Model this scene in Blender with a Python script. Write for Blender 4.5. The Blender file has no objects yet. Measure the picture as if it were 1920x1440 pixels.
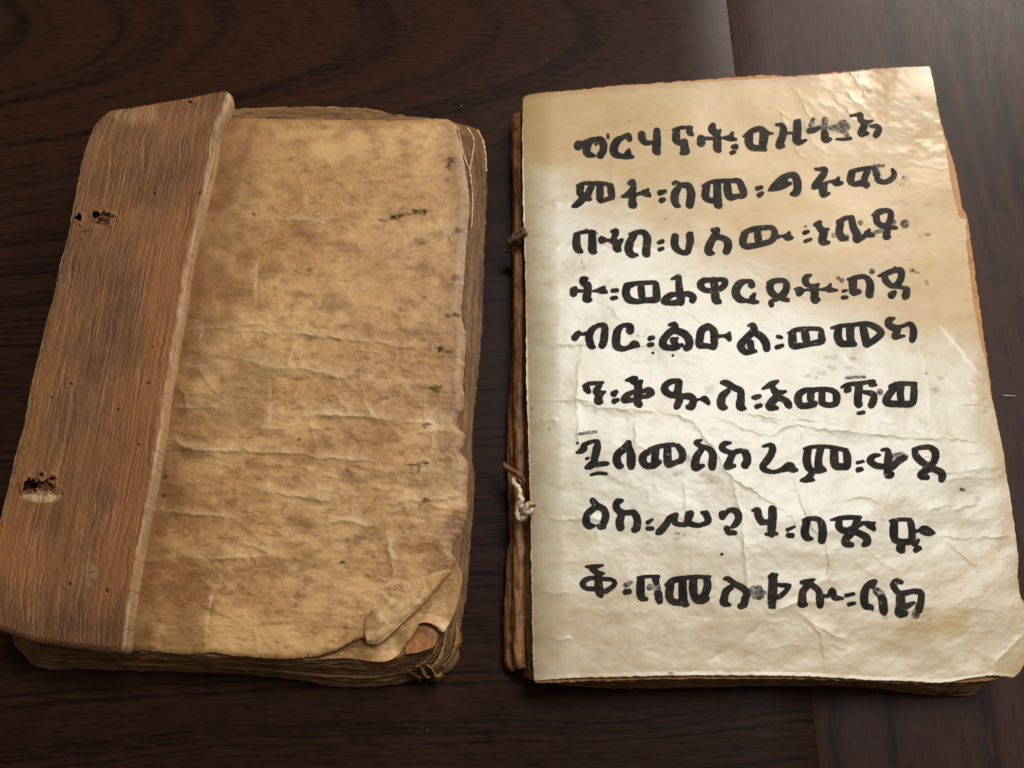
import bpy, math, random
import numpy as np

scene = bpy.context.scene
COL = scene.collection
MM = 0.001

# ------------------------------------------------------------------ camera
F_PX = 1550.0                 # focal length in pixels of a 1920 wide picture
TILT = math.radians(21.0)     # phone leaning back from straight down
DIST = 0.235                  # metres from lens to the table along the axis
cam_d = bpy.data.cameras.new("camera")
cam = bpy.data.objects.new("camera", cam_d)
COL.objects.link(cam)
cam.location = (0, -DIST * math.sin(TILT), DIST * math.cos(TILT))
cam.rotation_euler = (TILT, 0, 0)
cam_d.sensor_width = 36.0
cam_d.lens = F_PX / 1920.0 * 36.0
cam_d.clip_start = 0.01
cam_d.clip_end = 20.0
cam_d.dof.use_dof = True
cam_d.dof.focus_distance = DIST - 0.016
cam_d.dof.aperture_fstop = 18.0
scene.camera = cam

# ------------------------------------------------------------------ light
scene.view_settings.view_transform = 'Standard'
scene.view_settings.look = 'None'
scene.view_settings.exposure = 0.0
scene.view_settings.gamma = 1.0
world = bpy.data.worlds.new("World")
scene.world = world
world.use_nodes = True
wb = world.node_tree.nodes["Background"]
wb.inputs[0].default_value = (1.0, 0.86, 0.70, 1)
wb.inputs[1].default_value = 0.125


def area(name, direction, dist, sx, sy, energy, color):
    from mathutils import Vector
    d = Vector(direction).normalized()
    ld = bpy.data.lights.new(name, 'AREA')
    ld.shape = 'RECTANGLE'
    ld.size, ld.size_y = sx, sy
    ld.energy = energy
    ld.color = color
    lo = bpy.data.objects.new(name, ld)
    COL.objects.link(lo)
    lo.location = d * dist
    lo.rotation_euler = (-d).to_track_quat('-Z', 'Y').to_euler()
    return lo


area("window_light", (0.33, 0.36, 1.0), 1.3, 0.80, 0.26, 11.5, (0.92, 0.96, 1.0))
area("low_window_light", (0.85, 1.15, 0.62), 0.95, 0.30, 0.22, 5.2, (1.0, 0.92, 0.82))

# ------------------------------------------------------------------ numpy tools
rng = np.random.RandomState(7)
random.seed(7)
_perm = rng.permutation(512)
_perm = np.concatenate([_perm, _perm, _perm])
_ang = rng.rand(512) * 2 * np.pi
_gx, _gy = np.cos(_ang), np.sin(_ang)


def pnoise(x, y, seed=0):
    x = np.asarray(x, float) + seed * 17.31
    y = np.asarray(y, float) - seed * 9.77
    xi, yi = np.floor(x).astype(int), np.floor(y).astype(int)
    xf, yf = x - xi, y - yi
    u = xf * xf * xf * (xf * (xf * 6 - 15) + 10)
    v = yf * yf * yf * (yf * (yf * 6 - 15) + 10)

    def g(ix, iy, dx, dy):
        h = _perm[(_perm[ix & 511] + iy) & 511]
        return _gx[h] * dx + _gy[h] * dy
    n00 = g(xi, yi, xf, yf)
    n10 = g(xi + 1, yi, xf - 1, yf)
    n01 = g(xi, yi + 1, xf, yf - 1)
    n11 = g(xi + 1, yi + 1, xf - 1, yf - 1)
    return 1.4 * ((n00 * (1 - u) + n10 * u) * (1 - v) + (n01 * (1 - u) + n11 * u) * v)


def fbm(x, y, octv=4, seed=0, gain=0.5):
    s, a, f = 0.0, 1.0, 1.0
    for i in range(octv):
        s = s + a * pnoise(x * f, y * f, seed + i)
        a *= gain
        f *= 2.03
    return s


def ridged(x, y, octv=3, seed=0):
    s, a, f = 0.0, 1.0, 1.0
    for i in range(octv):
        s = s + a * (1 - np.abs(pnoise(x * f, y * f, seed + i)) * 2.2)
        a *= 0.5
        f *= 2.1
    return s


def sstep(a, b, x):
    t = np.clip((x - a) / (b - a), 0, 1)
    return t * t * (3 - 2 * t)


CT, ST = math.cos(TILT), math.sin(TILT)


def unproject(px, py, z):
    """point of the place seen at photograph pixel (px, py) at height z (mm); returns mm"""
    cx = (px - 960.0) / F_PX
    cy = -(py - 720.0) / F_PX
    dx, dy, dz = cx, cy * CT + ST, cy * ST - CT
    oz = DIST * 1000 * CT
    oy = -DIST * 1000 * ST
    t = (z - oz) / dz
    return t * dx, oy + t * dy, z + 0 * t


def crom(pts, step=4.0):
    """Catmull-Rom through points of any dimension, the first two give the spacing"""
    p = np.asarray(pts, float)
    if len(p) < 3:
        n = max(2, int(np.hypot(*(p[-1] - p[0])[:2]) / step) + 1)
        t = np.linspace(0, 1, n)[:, None]
        return p[0] * (1 - t) + p[-1] * t
    q = np.vstack([2 * p[0] - p[1], p, 2 * p[-1] - p[-2]])
    out = []
    for i in range(len(p) - 1):
        a, b, c, d = q[i], q[i + 1], q[i + 2], q[i + 3]
        n = max(1, int(np.hypot(*(c - b)[:2]) / step))
        for k in range(n):
            t = k / n
            out.append(0.5 * ((2 * b) + (c - a) * t + (2 * a - 5 * b + 4 * c - d) * t * t +
                              (3 * b - a - 3 * c + d) * t ** 3))
    out.append(p[-1])
    return np.array(out)


def resample(pts, n, smooth=True):
    c = crom(pts, 3.0) if smooth else np.asarray(pts, float)
    s = np.concatenate([[0], np.cumsum(np.hypot(*np.diff(c[:, :2], axis=0).T))])
    t = np.linspace(0, s[-1], n)
    return np.stack([np.interp(t, s, c[:, k]) for k in range(c.shape[1])], 1)


def coons(top, right, bottom, left, nu, nv, rag=0.0, seed=0, smooth=True):
    T, B = resample(top, nu, smooth), resample(bottom, nu, smooth)
    L, R = resample(left, nv, smooth), resample(right, nv, smooth)
    if rag:
        for j, c in enumerate((T, B, L, R)):
            s = np.arange(len(c)) * (1000.0 / len(c))
            f = np.minimum(1, np.minimum(np.arange(len(c)), np.arange(len(c))[::-1]) / 6.0)
            ax = 1 if j < 2 else 0
            c[:, ax] += f * rag * (fbm(s / 14.0, s * 0 + 3.3 * j, 4, seed + 40, 0.75) * 1.3)
            c[:, ax] += f * rag * 1.6 * np.minimum(0, pnoise(s / 30.0, s * 0 + 8.3 * j, seed + 60) + 0.25) * (1 if j in (1, 2) else -1)
    c00, c10 = (T[0] + L[0]) / 2, (T[-1] + R[0]) / 2
    c01, c11 = (B[0] + L[-1]) / 2, (B[-1] + R[-1]) / 2
    u = np.linspace(0, 1, nu)[None, :, None]
    v = np.linspace(0, 1, nv)[:, None, None]
    S = (1 - v) * T[None] + v * B[None] + (1 - u) * L[:, None] + u * R[:, None] \
        - ((1 - u) * (1 - v) * c00 + u * (1 - v) * c10 + (1 - u) * v * c01 + u * v * c11)
    return S[..., 0], S[..., 1], u[..., 0] + 0 * v[..., 0], v[..., 0] + 0 * u[..., 0]


def mesh_from(name, co, quads, mat, parent=None, tris=None, attrs=None, smooth=True):
    me = bpy.data.meshes.new(name)
    co = np.asarray(co, np.float32) * MM
    faces = [np.asarray(quads, np.int32).reshape(-1, 4)] if quads is not None and len(quads) else []
    nq = len(faces[0]) if faces else 0
    nt = 0 if tris is None else len(tris)
    me.vertices.add(len(co))
    me.vertices.foreach_set("co", co.ravel())
    li = np.concatenate([faces[0].ravel() if nq else np.zeros(0, np.int32),
                         np.asarray(tris, np.int32).ravel() if nt else np.zeros(0, np.int32)])
    me.loops.add(len(li))
    me.loops.foreach_set("vertex_index", li.astype(np.int32))
    me.polygons.add(nq + nt)
    ls = np.concatenate([np.arange(nq) * 4, nq * 4 + np.arange(nt) * 3]).astype(np.int32)
    me.polygons.foreach_set("loop_start", ls)
    if smooth:
        me.polygons.foreach_set("use_smooth", np.ones(nq + nt, bool))
    me.update(calc_edges=True)
    if attrs:
        for k, a in attrs.items():
            at = me.attributes.new(k, 'FLOAT', 'POINT')
            at.data.foreach_set("value", np.asarray(a, np.float32).ravel())
    me.materials.append(mat)
    o = bpy.data.objects.new(name, me)
    COL.objects.link(o)
    if parent is not None:
        o.parent = parent
    return o


def grid_quads(nu, nv, off=0, flip=False):
    i = np.arange(nv - 1)[:, None] * nu + np.arange(nu - 1)[None]
    i = i.ravel() + off
    q = np.stack([i, i + nu, i + nu + 1, i + 1], 1)
    return q[:, ::-1] if flip else q


def sheet(name, PX, PY, Z, thick, mat, parent, attrs=None, full_bottom=False, flange=0.06, edge=None):
    """a leaf or board: top surface through the grid, sides of real thickness, underside"""
    nv, nu = PX.shape
    X, Y, Zz = unproject(PX, PY, Z)
    top = np.stack([X, Y, Zz], -1).reshape(-1, 3)
    cos = [top]
    quads = [grid_quads(nu, nv)]
    idx = np.arange(nu * nv).reshape(nv, nu)
    ring = np.concatenate([idx[0, :-1], idx[:-1, -1], idx[-1, :0:-1], idx[:0:-1, 0]])
    n = len(ring)
    src = [np.arange(nu * nv)]
    a0 = nu * nv
    up = top[ring].copy()
    # rounded arris: the side starts at the rim and bulges a little
    ctr = top.mean(0)
    out = up - ctr
    out[:, 2] = 0
    out /= np.linalg.norm(out, axis=1)[:, None] + 1e-9
    th = thick if np.isscalar(thick) else np.asarray(thick)
    mid = up + out * (0.12 * th) + np.array([0, 0, -0.5 * th])
    low = up + np.array([0, 0, -1.0 * th])
    cos += [up, mid, low]
    src += [ring, ring, ring]
    k = np.arange(n)
    k2 = (k + 1) % n
    for s in (0, 1):
        A, Bm = a0 + s * n, a0 + (s + 1) * n
        quads.append(np.stack([A + k, A + k2, Bm + k2, Bm + k], 1))
    b0 = a0 + 3 * n
    if full_bottom:
        bot = top.copy()
        bot[:, 2] -= th
        cos.append(bot)
        src.append(np.arange(nu * nv))
        quads.append(grid_quads(nu, nv, b0, True))
    else:
        inn = low * (1 - flange) + np.array([ctr[0], ctr[1], 0]) * flange
        inn[:, 2] = low[:, 2]
        cos += [low, inn]
        src += [ring, ring]
        quads.append(np.stack([b0 + k, b0 + k2, b0 + n + k2, b0 + n + k], 1))
    co = np.concatenate(cos)
    src = np.concatenate(src)
    at = {}
    for kk, a in (attrs or {}).items():
        at[kk] = np.asarray(a).ravel()[src]
    rim = np.zeros(len(co))
    rim[a0:a0 + 3 * n] = 1.0
    at['rim'] = rim
    q = np.concatenate(quads)
    return mesh_from(name, co, q, mat, parent, attrs=at)


def tube(name, pts, rad, mat, parent, seg=10, twist=0.0, lump=0.0, seed=0, step=1.2, lf=0.19, flat=1.0):
    """thread: pts are (px, py, z mm[, radius factor])"""
    pts = [tuple(q) + (1.0,) * (4 - len(q)) for q in pts]
    P = crom(pts, step)
    X, Y, Z = unproject(P[:, 0], P[:, 1], P[:, 2])
    C = np.stack([X, Y, Z], 1)
    rf = P[:, 3] if P.shape[1] > 3 else np.ones(len(P))
    T = np.gradient(C, axis=0)
    T /= np.linalg.norm(T, axis=1)[:, None] + 1e-9
    up = np.array([0.13, 0.21, 1.0])
    A = np.cross(T, up)
    A /= np.linalg.norm(A, axis=1)[:, None] + 1e-9
    Bn = np.cross(T, A)
    n = len(C)
    th = np.linspace(0, 2 * np.pi, seg, endpoint=False)
    s = np.arange(n)[:, None] * 1.0
    r = rad * rf[:, None] * (1 + 0.28 * np.cos(3 * (th[None] + s * twist)) * (twist != 0)
                             + lump * fbm(s * step * lf + 0.6 * np.sin(th)[None], th[None] * 1.1 + 0 * s, 2, seed))
    V = C[:, None] + r[..., None] * (np.cos(th)[None, :, None] * A[:, None] + np.sin(th)[None, :, None] * Bn[:, None])
    V = V.reshape(-1, 3)
    q = []
    i = np.arange(n - 1)[:, None] * seg
    j = np.arange(seg)[None]
    j2 = (j + 1) % seg
    q = np.stack([(i + j), (i + j2), (i + seg + j2), (i + seg + j)], -1).reshape(-1, 4)
    V = np.concatenate([V, C[:1], C[-1:]])
    m = n * seg
    t = [(m, (k + 1) % seg, k) for k in range(seg)] + [(m + 1, m - seg + k, m - seg + (k + 1) % seg) for k in range(seg)]
    return mesh_from(name, V, q, mat, parent, tris=t)


def seg_field(px, py, strokes, reach):
    """signed distance (px) to strokes of varying radius; strokes: arrays (x, y, r)"""
    D = np.full(px.shape, 99.0)
    for s in strokes:
        r = s[:, 2].max() + reach
        m = np.where((px > s[:, 0].min() - r) & (px < s[:, 0].max() + r) &
                     (py > s[:, 1].min() - r) & (py < s[:, 1].max() + r))[0]
        if not len(m):
            continue
        x, y = px[m], py[m]
        best = np.full(len(m), 99.0)
        if len(s) == 1:
            best = np.hypot(x - s[0, 0], y - s[0, 1]) - s[0, 2]
        for a, b in zip(s[:-1], s[1:]):
            dx, dy = b[0] - a[0], b[1] - a[1]
            L = dx * dx + dy * dy + 1e-9
            t = np.clip(((x - a[0]) * dx + (y - a[1]) * dy) / L, 0, 1)
            d = np.hypot(x - a[0] - t * dx, y - a[1] - t * dy) - (a[2] + (b[2] - a[2]) * t)
            best = np.minimum(best, d)
        D[m] = np.minimum(D[m], best)
    return D


def crease_field(px, py, lines):
    """height in mm of sharp fold ridges: lines = (points, height, width px)"""
    H = np.zeros(px.shape)
    for pts, h, w in lines:
        c = crom(pts, 9.0)
        r = w * 4.5
        m = np.where((px > c[:, 0].min() - r) & (px < c[:, 0].max() + r) &
                     (py > c[:, 1].min() - r) & (py < c[:, 1].max() + r))[0]
        if not len(m):
            continue
        x, y = px[m], py[m]
        x = x + 3.0 * pnoise(px[m] / 17, py[m] / 17, 3)
        y = y + 3.5 * pnoise(px[m] / 15, py[m] / 15, 5)
        best = np.full(len(m), 1e9)
        tt = np.zeros(len(m))
        side = np.zeros(len(m))
        N = len(c) - 1
        for i in range(N):
            a, b = c[i], c[i + 1]
            dx, dy = b[0] - a[0], b[1] - a[1]
            L = dx * dx + dy * dy + 1e-9
            t = np.clip(((x - a[0]) * dx + (y - a[1]) * dy) / L, 0, 1)
            ex, ey = x - a[0] - t * dx, y - a[1] - t * dy
            d = np.hypot(ex, ey)
            k = d < best
            best[k] = d[k]
            tt[k] = ((i + t) / N)[k]
            side[k] = (np.sign(dx * ey - dy * ex))[k]
        fade = np.minimum(1, 4 * np.minimum(tt, 1 - tt) + 0.12)
        fade = fade * (0.75 + 0.5 * pnoise(px[m] / 45, py[m] / 45, 9))
        # steeper on the lower side than on the upper one
        ww = np.where(side > 0, w * 0.55, w * 1.3)
        H[m] += h * fade * np.exp(-np.sqrt((best / ww) ** 2 + 0.05))
    return H


def blob_field(px, py, blobs, seed=0):
    """ragged stains: (x, y, rx, ry, strength)"""
    S = np.zeros(px.shape)
    for b in blobs:
        x, y, rx, ry, k = b
        m = np.where((abs(px - x) < rx * 2.6) & (abs(py - y) < ry * 2.6))[0]
        if len(m):
            d = np.hypot((px[m] - x) / rx, (py[m] - y) / ry)
            d = d + 0.5 * fbm(px[m] / (4 + rx * .3), py[m] / (4 + ry * .3), 3, seed)
            S[m] = np.maximum(S[m], k * (1 - sstep(0.35, 1.25, d)))
    return S


# ------------------------------------------------------------------ materials
class NT:
    def __init__(self, name):
        self.m = bpy.data.materials.new(name)
        self.m.use_nodes = True
        self.t = self.m.node_tree
        self.b = self.t.nodes["Principled BSDF"]
        self.co = self.t.nodes.new("ShaderNodeTexCoord").outputs["Object"]

    def n(self, kind, **kw):
        nd = self.t.nodes.new(kind)
        for k, v in kw.items():
            setattr(nd, k, v)
        return nd

    def link(self, a, b):
        self.t.links.new(a, b)

    def val(self, sock, v):
        if hasattr(v, 'links') or hasattr(v, 'is_output'):
            self.link(v, sock)
        else:
            sock.default_value = v

    def math(self, op, a, b=0.0, c=None, clamp=False):
        nd = self.n("ShaderNodeMath", operation=op)
        nd.use_clamp = clamp
        self.val(nd.inputs[0], a)
        self.val(nd.inputs[1], b)
        if c is not None:
            self.val(nd.inputs[2], c)
        return nd.outputs[0]

    def map(self, scale=(1, 1, 1), rot=(0, 0, 0), loc=(0, 0, 0)):
        nd = self.n("ShaderNodeMapping")
        self.link(self.co, nd.inputs[0])
        nd.inputs['Scale'].default_value = scale
        nd.inputs['Rotation'].default_value = rot
        nd.inputs['Location'].default_value = loc
        return nd.outputs[0]

    def noise(self, vec, scale, detail=4, rough=0.55, dist=0.0):
        nd = self.n("ShaderNodeTexNoise")
        self.link(vec, nd.inputs['Vector'])
        nd.inputs['Scale'].default_value = scale
        nd.inputs['Detail'].default_value = detail
        nd.inputs['Roughness'].default_value = rough
        nd.inputs['Distortion'].default_value = dist
        return nd.outputs[0]

    def ramp(self, fac, stops, interp='LINEAR'):
        nd = self.n("ShaderNodeValToRGB")
        self.link(fac, nd.inputs[0])
        e = nd.color_ramp.elements
        nd.color_ramp.interpolation = interp
        while len(e) < len(stops):
            e.new(0.5)
        for i, (p, c) in enumerate(stops):
            e[i].position = p
            e[i].color = (c, c, c, 1) if np.isscalar(c) else (*c, 1)
        return nd.outputs[0]

    def mix(self, fac, a, b, mode='MIX'):
        nd = self.n("ShaderNodeMix", data_type='RGBA', blend_type=mode)
        self.val(nd.inputs[0], fac)
        for s, v in ((nd.inputs[6], a), (nd.inputs[7], b)):
            if isinstance(v, tuple):
                s.default_value = (*v, 1) if len(v) == 3 else v
            else:
                self.link(v, s)
        return nd.outputs[2]

    def attr(self, name):
        nd = self.n("ShaderNodeAttribute", attribute_name=name)
        return nd.outputs['Fac']

    def bump(self, h, strength, dist, normal=None):
        nd = self.n("ShaderNodeBump")
        self.link(h, nd.inputs['Height'])
        nd.inputs['Strength'].default_value = strength
        nd.inputs['Distance'].default_value = dist
        if normal is not None:
            self.link(normal, nd.inputs['Normal'])
        return nd.outputs[0]


def sl(r, g, b):
    """sRGB 0-255 to linear"""
    return tuple(((c / 255 + 0.055) / 1.055) ** 2.4 if c > 10 else c / 255 / 12.92 for c in (r, g, b))


# --- dark stained table wood
def wood_table(name, cathedral):
    k = NT(name)
    sep = k.n("ShaderNodeSeparateXYZ")
    k.link(k.co, sep.inputs[0])
    X, Y = sep.outputs[0], sep.outputs[1]
    if cathedral:
        ax, ay, _ = unproject(905, 50, 0)
        bx, by, _ = unproject(640, 190, 0)
        c = (ax - bx) / (by - ay) ** 2 * 1000.0      # per metre
        wob = k.noise(k.map((9, 22, 9)), 1.0, 3, 0.5)
        dy = k.math('SUBTRACT', Y, ay * MM)
        dy = k.math('ADD', dy, k.math('MULTIPLY', k.math('SUBTRACT', wob, 0.5), 0.012))
        G = k.math('ADD', X, k.math('MULTIPLY', k.math('MULTIPLY', dy, dy), c))
        cb = k.n("ShaderNodeCombineXYZ")
        k.link(k.math('MULTIPLY', G, 1.0), cb.inputs[0])
        k.link(k.math('MULTIPLY', Y, 0.12), cb.inputs[1])
        band = k.noise(cb.outputs[0], 58.0, 5.0, 0.55)
        cb2 = k.n("ShaderNodeCombineXYZ")
        k.link(k.math('MULTIPLY', X, 0.10), cb2.inputs[0])
        k.link(k.math('MULTIPLY', Y, 1.0), cb2.inputs[1])
        streak = k.noise(cb2.outputs[0], 900.0, 4, 0.6, 0.3)
        fl = k.noise(k.map((130, 900, 60), rot=(0, 0, 0.10)), 1.0, 5, 0.7)
    else:
        cb = k.n("ShaderNodeCombineXYZ")
        k.link(k.math('MULTIPLY', X, 1.0), cb.inputs[0])
        k.link(k.math('MULTIPLY', Y, 0.10), cb.inputs[1])
        band = k.noise(cb.outputs[0], 120.0, 3, 0.5, 0.8)
        cb2 = k.n("ShaderNodeCombineXYZ")
        k.link(X, cb2.inputs[0])
        k.link(k.math('MULTIPLY', Y, 0.08), cb2.inputs[1])
        streak = k.noise(cb2.outputs[0], 800.0, 4, 0.6, 0.3)
        fl = k.noise(k.map((620, 100, 60)), 1.0, 5, 0.7)
    bandm = k.ramp(band, [(0.38, 0.0), (0.50, 0.8), (0.60, 1.0)])
    col = k.mix(bandm, sl(20, 13, 10) if cathedral else sl(30, 20, 16), sl(52, 30, 19) if cathedral else sl(62, 39, 30))
    col = k.mix(k.math('MULTIPLY', k.ramp(streak, [(0.40, 0.0), (0.66, 1.0)]), 0.55), col, sl(46, 27, 17))
    col = k.mix(k.math('MULTIPLY', k.ramp(fl, [(0.50, 0.0), (0.66, 1.0)]), 0.55 if cathedral else 0.8), col, sl(66, 35, 22) if not cathedral else sl(60, 34, 19))
    col = k.mix(k.math('MULTIPLY', k.ramp(fl, [(0.30, 1.0), (0.47, 0.0)]), 0.75), col, sl(16, 12, 11))
    # pale dust specks
    vor = k.n("ShaderNodeTexVoronoi")
    k.link(k.map((1, 1, 1)), vor.inputs['Vector'])
    vor.inputs['Scale'].default_value = 95.0
    gate = k.noise(k.map((1, 1, 1), loc=(3, 1, 0)), 22.0, 2, 0.5)
    sp = k.math('MULTIPLY', k.ramp(vor.outputs['Distance'], [(0.012, 1.0), (0.03, 0.0)]), k.ramp(gate, [(0.52, 0.0), (0.60, 1.0)]))
    col = k.mix(k.math('MULTIPLY', sp, 0.55), col, sl(170, 160, 150))
    k.link(col, k.b.inputs['Base Color'])
    rg = k.math('ADD', k.math('MULTIPLY', fl, 0.30), 0.24 if cathedral else 0.32)
    k.link(rg, k.b.inputs['Roughness'])
    k.b.inputs['Specular IOR Level'].default_value = 0.09 if cathedral else 0.15
    h = k.math('ADD', k.math('MULTIPLY', streak, 0.6), k.math('MULTIPLY', fl, 0.8))
    nz = k.noise(k.map((1, 1, 1)), 2500.0, 2, 0.5)
    h = k.math('ADD', h, k.math('MULTIPLY', nz, 0.25))
    k.link(k.bump(h, 0.30, 0.00016), k.b.inputs['Normal'])
    return k.m


M_TABLE = wood_table("dark_wood_flat", True)
M_TABLE2 = wood_table("dark_wood_end", False)


# --- old wooden cover board
def board_mat():
    k = NT("worn_board_wood")
    g = k.attr('grain')
    worn = k.attr('worn')
    v = k.map((1, 1, 1), rot=(0, 0, math.radians(1)))
    mp = k.n("ShaderNodeMapping")
    k.link(v, mp.inputs[0])
    mp.inputs['Scale'].default_value = (1, 0.045, 1)
    fib = k.noise(mp.outputs[0], 2300.0, 4, 0.7, 0.1)
    fib2 = k.noise(mp.outputs[0], 700.0, 5, 0.65, 0.2)
    bl = k.noise(k.map(), 60.0, 4, 0.6)
    bl2 = k.noise(k.map(loc=(2, 0, 0)), 170.0, 4, 0.65)
    col = k.mix(k.ramp(bl, [(0.35, 0.0), (0.65, 1.0)]), sl(98, 62, 35), sl(130, 86, 48))
    col = k.mix(k.math('MULTIPLY', k.ramp(bl2, [(0.42, 0.0), (0.68, 1.0)]), 0.55), col, sl(122, 76, 44))
    col = k.mix(k.math('MULTIPLY', k.ramp(fib2, [(0.50, 0.0), (0.72, 1.0)]), 0.5), col, sl(168, 120, 70))
    col = k.mix(k.math('MULTIPLY', k.ramp(fib, [(0.28, 1.0), (0.46, 0.0)]), 0.75), col, sl(66, 38, 20))
    col = k.mix(k.math('MULTIPLY', k.ramp(fib, [(0.56, 0.0), (0.74, 1.0)]), 0.5), col, sl(186, 144, 92))
    col = k.mix(k.ramp(g, [(0.0, 0.0), (1.0, 1.0)]), col, sl(156, 100, 52))
    wm = k.math('MULTIPLY', worn, k.ramp(fib2, [(0.36, 0.35), (0.6, 1.0)]))
    col = k.mix(wm, col, sl(214, 184, 138))
    col = k.mix(k.math('MULTIPLY', k.attr('rim'), k.ramp(bl2, [(0.36, 0.05), (0.62, 0.5)])), col, sl(198, 166, 122))
    grime_hole_shade = k.attr('grime_hole_shade')
    col = k.mix(grime_hole_shade, col, sl(30, 20, 13))
    # pin holes
    vor = k.n("ShaderNodeTexVoronoi")
    k.link(k.map(), vor.inputs['Vector'])
    vor.inputs['Scale'].default_value = 190.0
    gate = k.noise(k.map(loc=(5, 1, 0)), 60.0, 2, 0.5)
    sp = k.math('MULTIPLY', k.ramp(vor.outputs['Distance'], [(0.05, 1.0), (0.10, 0.0)]), k.ramp(gate, [(0.62, 0.0), (0.66, 1.0)]))
    col = k.mix(k.math('MULTIPLY', sp, 0.85), col, sl(36, 20, 12))
    k.link(col, k.b.inputs['Base Color'])
    k.b.inputs['Roughness'].default_value = 0.66
    k.b.inputs['Specular IOR Level'].default_value = 0.35
    h = k.math('ADD', k.math('MULTIPLY', fib, 1.0), k.math('MULTIPLY', bl2, 0.6))
    h = k.math('ADD', h, k.math('MULTIPLY', fib2, 0.8))
    k.link(k.bump(h, 0.40, 0.00026), k.b.inputs['Normal'])
    return k.m


M_BOARD = board_mat()


# --- parchment
def parchment(name, dark, mid, light, edge, spec=0.5, rough=0.42, ink=False, scale=1.0, bump=0.00016, contrast=1.0, veins=False, ridge_col=sl(230, 204, 156)):
    k = NT(name)
    n1 = k.noise(k.map((1, 1, 1)), 34.0 * scale, 5, 0.6, 0.3)
    n2 = k.noise(k.map((1, 1.5, 1), loc=(1.3, 0, 0)), 210.0 * scale, 5, 0.65, 0.2)
    n3 = k.noise(k.map((1, 1, 1), loc=(0, 2.2, 0)), 900.0, 3, 0.6)
    col = k.mix(k.ramp(n1, [(0.5 - 0.16 / contrast, 0.0), (0.5 + 0.16 / contrast, 1.0)]), mid, light)
    col = k.mix(k.math('MULTIPLY', k.ramp(n2, [(0.34, 1.0), (0.54, 0.0)]), 0.46 * contrast), col, dark)
    col = k.mix(k.math('MULTIPLY', k.ramp(n3, [(0.30, 1.0), (0.48, 0.0)]), 0.22 * contrast), col, dark)
    if veins:
        vn = k.noise(k.map((1, 1.25, 1), loc=(9, 4, 0)), 210.0, 3, 0.6, 0.6)
        vm = k.ramp(k.math('ABSOLUTE', k.math('SUBTRACT', vn, 0.5)), [(0.0, 1.0), (0.045, 0.0)])
        col = k.mix(k.math('MULTIPLY', vm, 0.34), col, light)
    # small dark follicle specks
    vor = k.n("ShaderNodeTexVoronoi")
    k.link(k.map(), vor.inputs['Vector'])
    vor.inputs['Scale'].default_value = 260.0
    gate = k.noise(k.map(loc=(5, 1, 0)), 70.0, 2, 0.5)
    sp = k.math('MULTIPLY', k.ramp(vor.outputs['Distance'], [(0.04, 1.0), (0.12, 0.0)]), k.ramp(gate, [(0.60, 0.0), (0.66, 1.0)]))
    col = k.mix(k.math('MULTIPLY', sp, 0.45), col, sl(86, 60, 36))
    st = k.attr('stain_and_shade')
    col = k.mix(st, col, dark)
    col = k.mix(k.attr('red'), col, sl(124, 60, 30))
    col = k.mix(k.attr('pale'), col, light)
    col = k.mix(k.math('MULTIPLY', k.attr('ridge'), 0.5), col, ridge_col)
    rim = k.attr('rim')
    col = k.mix(k.math('MULTIPLY', rim, k.ramp(n2, [(0.35, 0.45), (0.6, 1.0)])), col, edge)
    smd = k.attr('smudge')
    grit = k.noise(k.map(), 1400.0, 3, 0.7)
    sm = k.math('MULTIPLY', smd, k.ramp(grit, [(0.34, 0.35), (0.54, 1.0)]), clamp=True)
    col = k.mix(sm, col, sl(24, 18, 13))
    roughv = k.math('ADD', k.math('MULTIPLY', n2, 0.20), rough - 0.10)
    h = k.math('ADD', k.math('MULTIPLY', n2, 1.0), k.math('MULTIPLY', n3, 0.35))
    if ink:
        d = k.attr('ink')                      # signed distance to the pen strokes, px
        wob = k.noise(k.map(), 1500.0, 3, 0.7)
        dd = k.math('ADD', k.math('SUBTRACT', d, 1.35), k.math('MULTIPLY', k.math('SUBTRACT', wob, 0.5), 2.4))
        m = k.ramp(k.math('ADD', k.math('MULTIPLY', dd, 0.35), 0.5, clamp=True), [(0.28, 1.0), (0.72, 0.0)])
        # worn flecks in the ink
        fleck = k.noise(k.map(loc=(7, 0, 0)), 900.0, 3, 0.6)
        big = k.noise(k.map(loc=(2, 7, 0)), 120.0, 3, 0.6)
        wear = k.math('MULTIPLY', k.ramp(fleck, [(0.60, 0.0), (0.74, 1.0)]), k.ramp(big, [(0.44, 0.0), (0.66, 1.0)]))
        m = k.math('MULTIPLY', m, k.math('SUBTRACT', 1.0, k.math('MULTIPLY', wear, 0.45)))
        tone = k.mix(k.ramp(k.noise(k.map(loc=(1, 3, 0)), 260.0, 3, 0.6), [(0.38, 0.0), (0.68, 1.0)]), sl(18, 16, 15), sl(52, 41, 31))
        col = k.mix(m, col, tone)
        d2 = k.attr('faded')
        dd2 = k.math('ADD', k.math('SUBTRACT', d2, 1.0), k.math('MULTIPLY', k.math('SUBTRACT', wob, 0.5), 5.0))
        m2 = k.ramp(k.math('ADD', k.math('MULTIPLY', dd2, 0.22), 0.5, clamp=True), [(0.2, 1.0), (0.8, 0.0)])
        m2 = k.math('MULTIPLY', m2, k.ramp(fleck, [(0.42, 1.0), (0.68, 0.50)]))
        col = k.mix(m2, col, sl(34, 26, 19))
        roughv = k.math('ADD', roughv, k.math('MULTIPLY', m, 0.25))
        mm = k.math('MAXIMUM', k.math('MAXIMUM', m, m2), sm)
        k.link(k.math('SUBTRACT', spec, k.math('MULTIPLY', mm, spec - 0.15)), k.b.inputs['Specular IOR Level'])
        h = k.math('ADD', h, k.math('MULTIPLY', m, 0.5))
    k.link(col, k.b.inputs['Base Color'])
    k.link(roughv, k.b.inputs['Roughness'])
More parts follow.
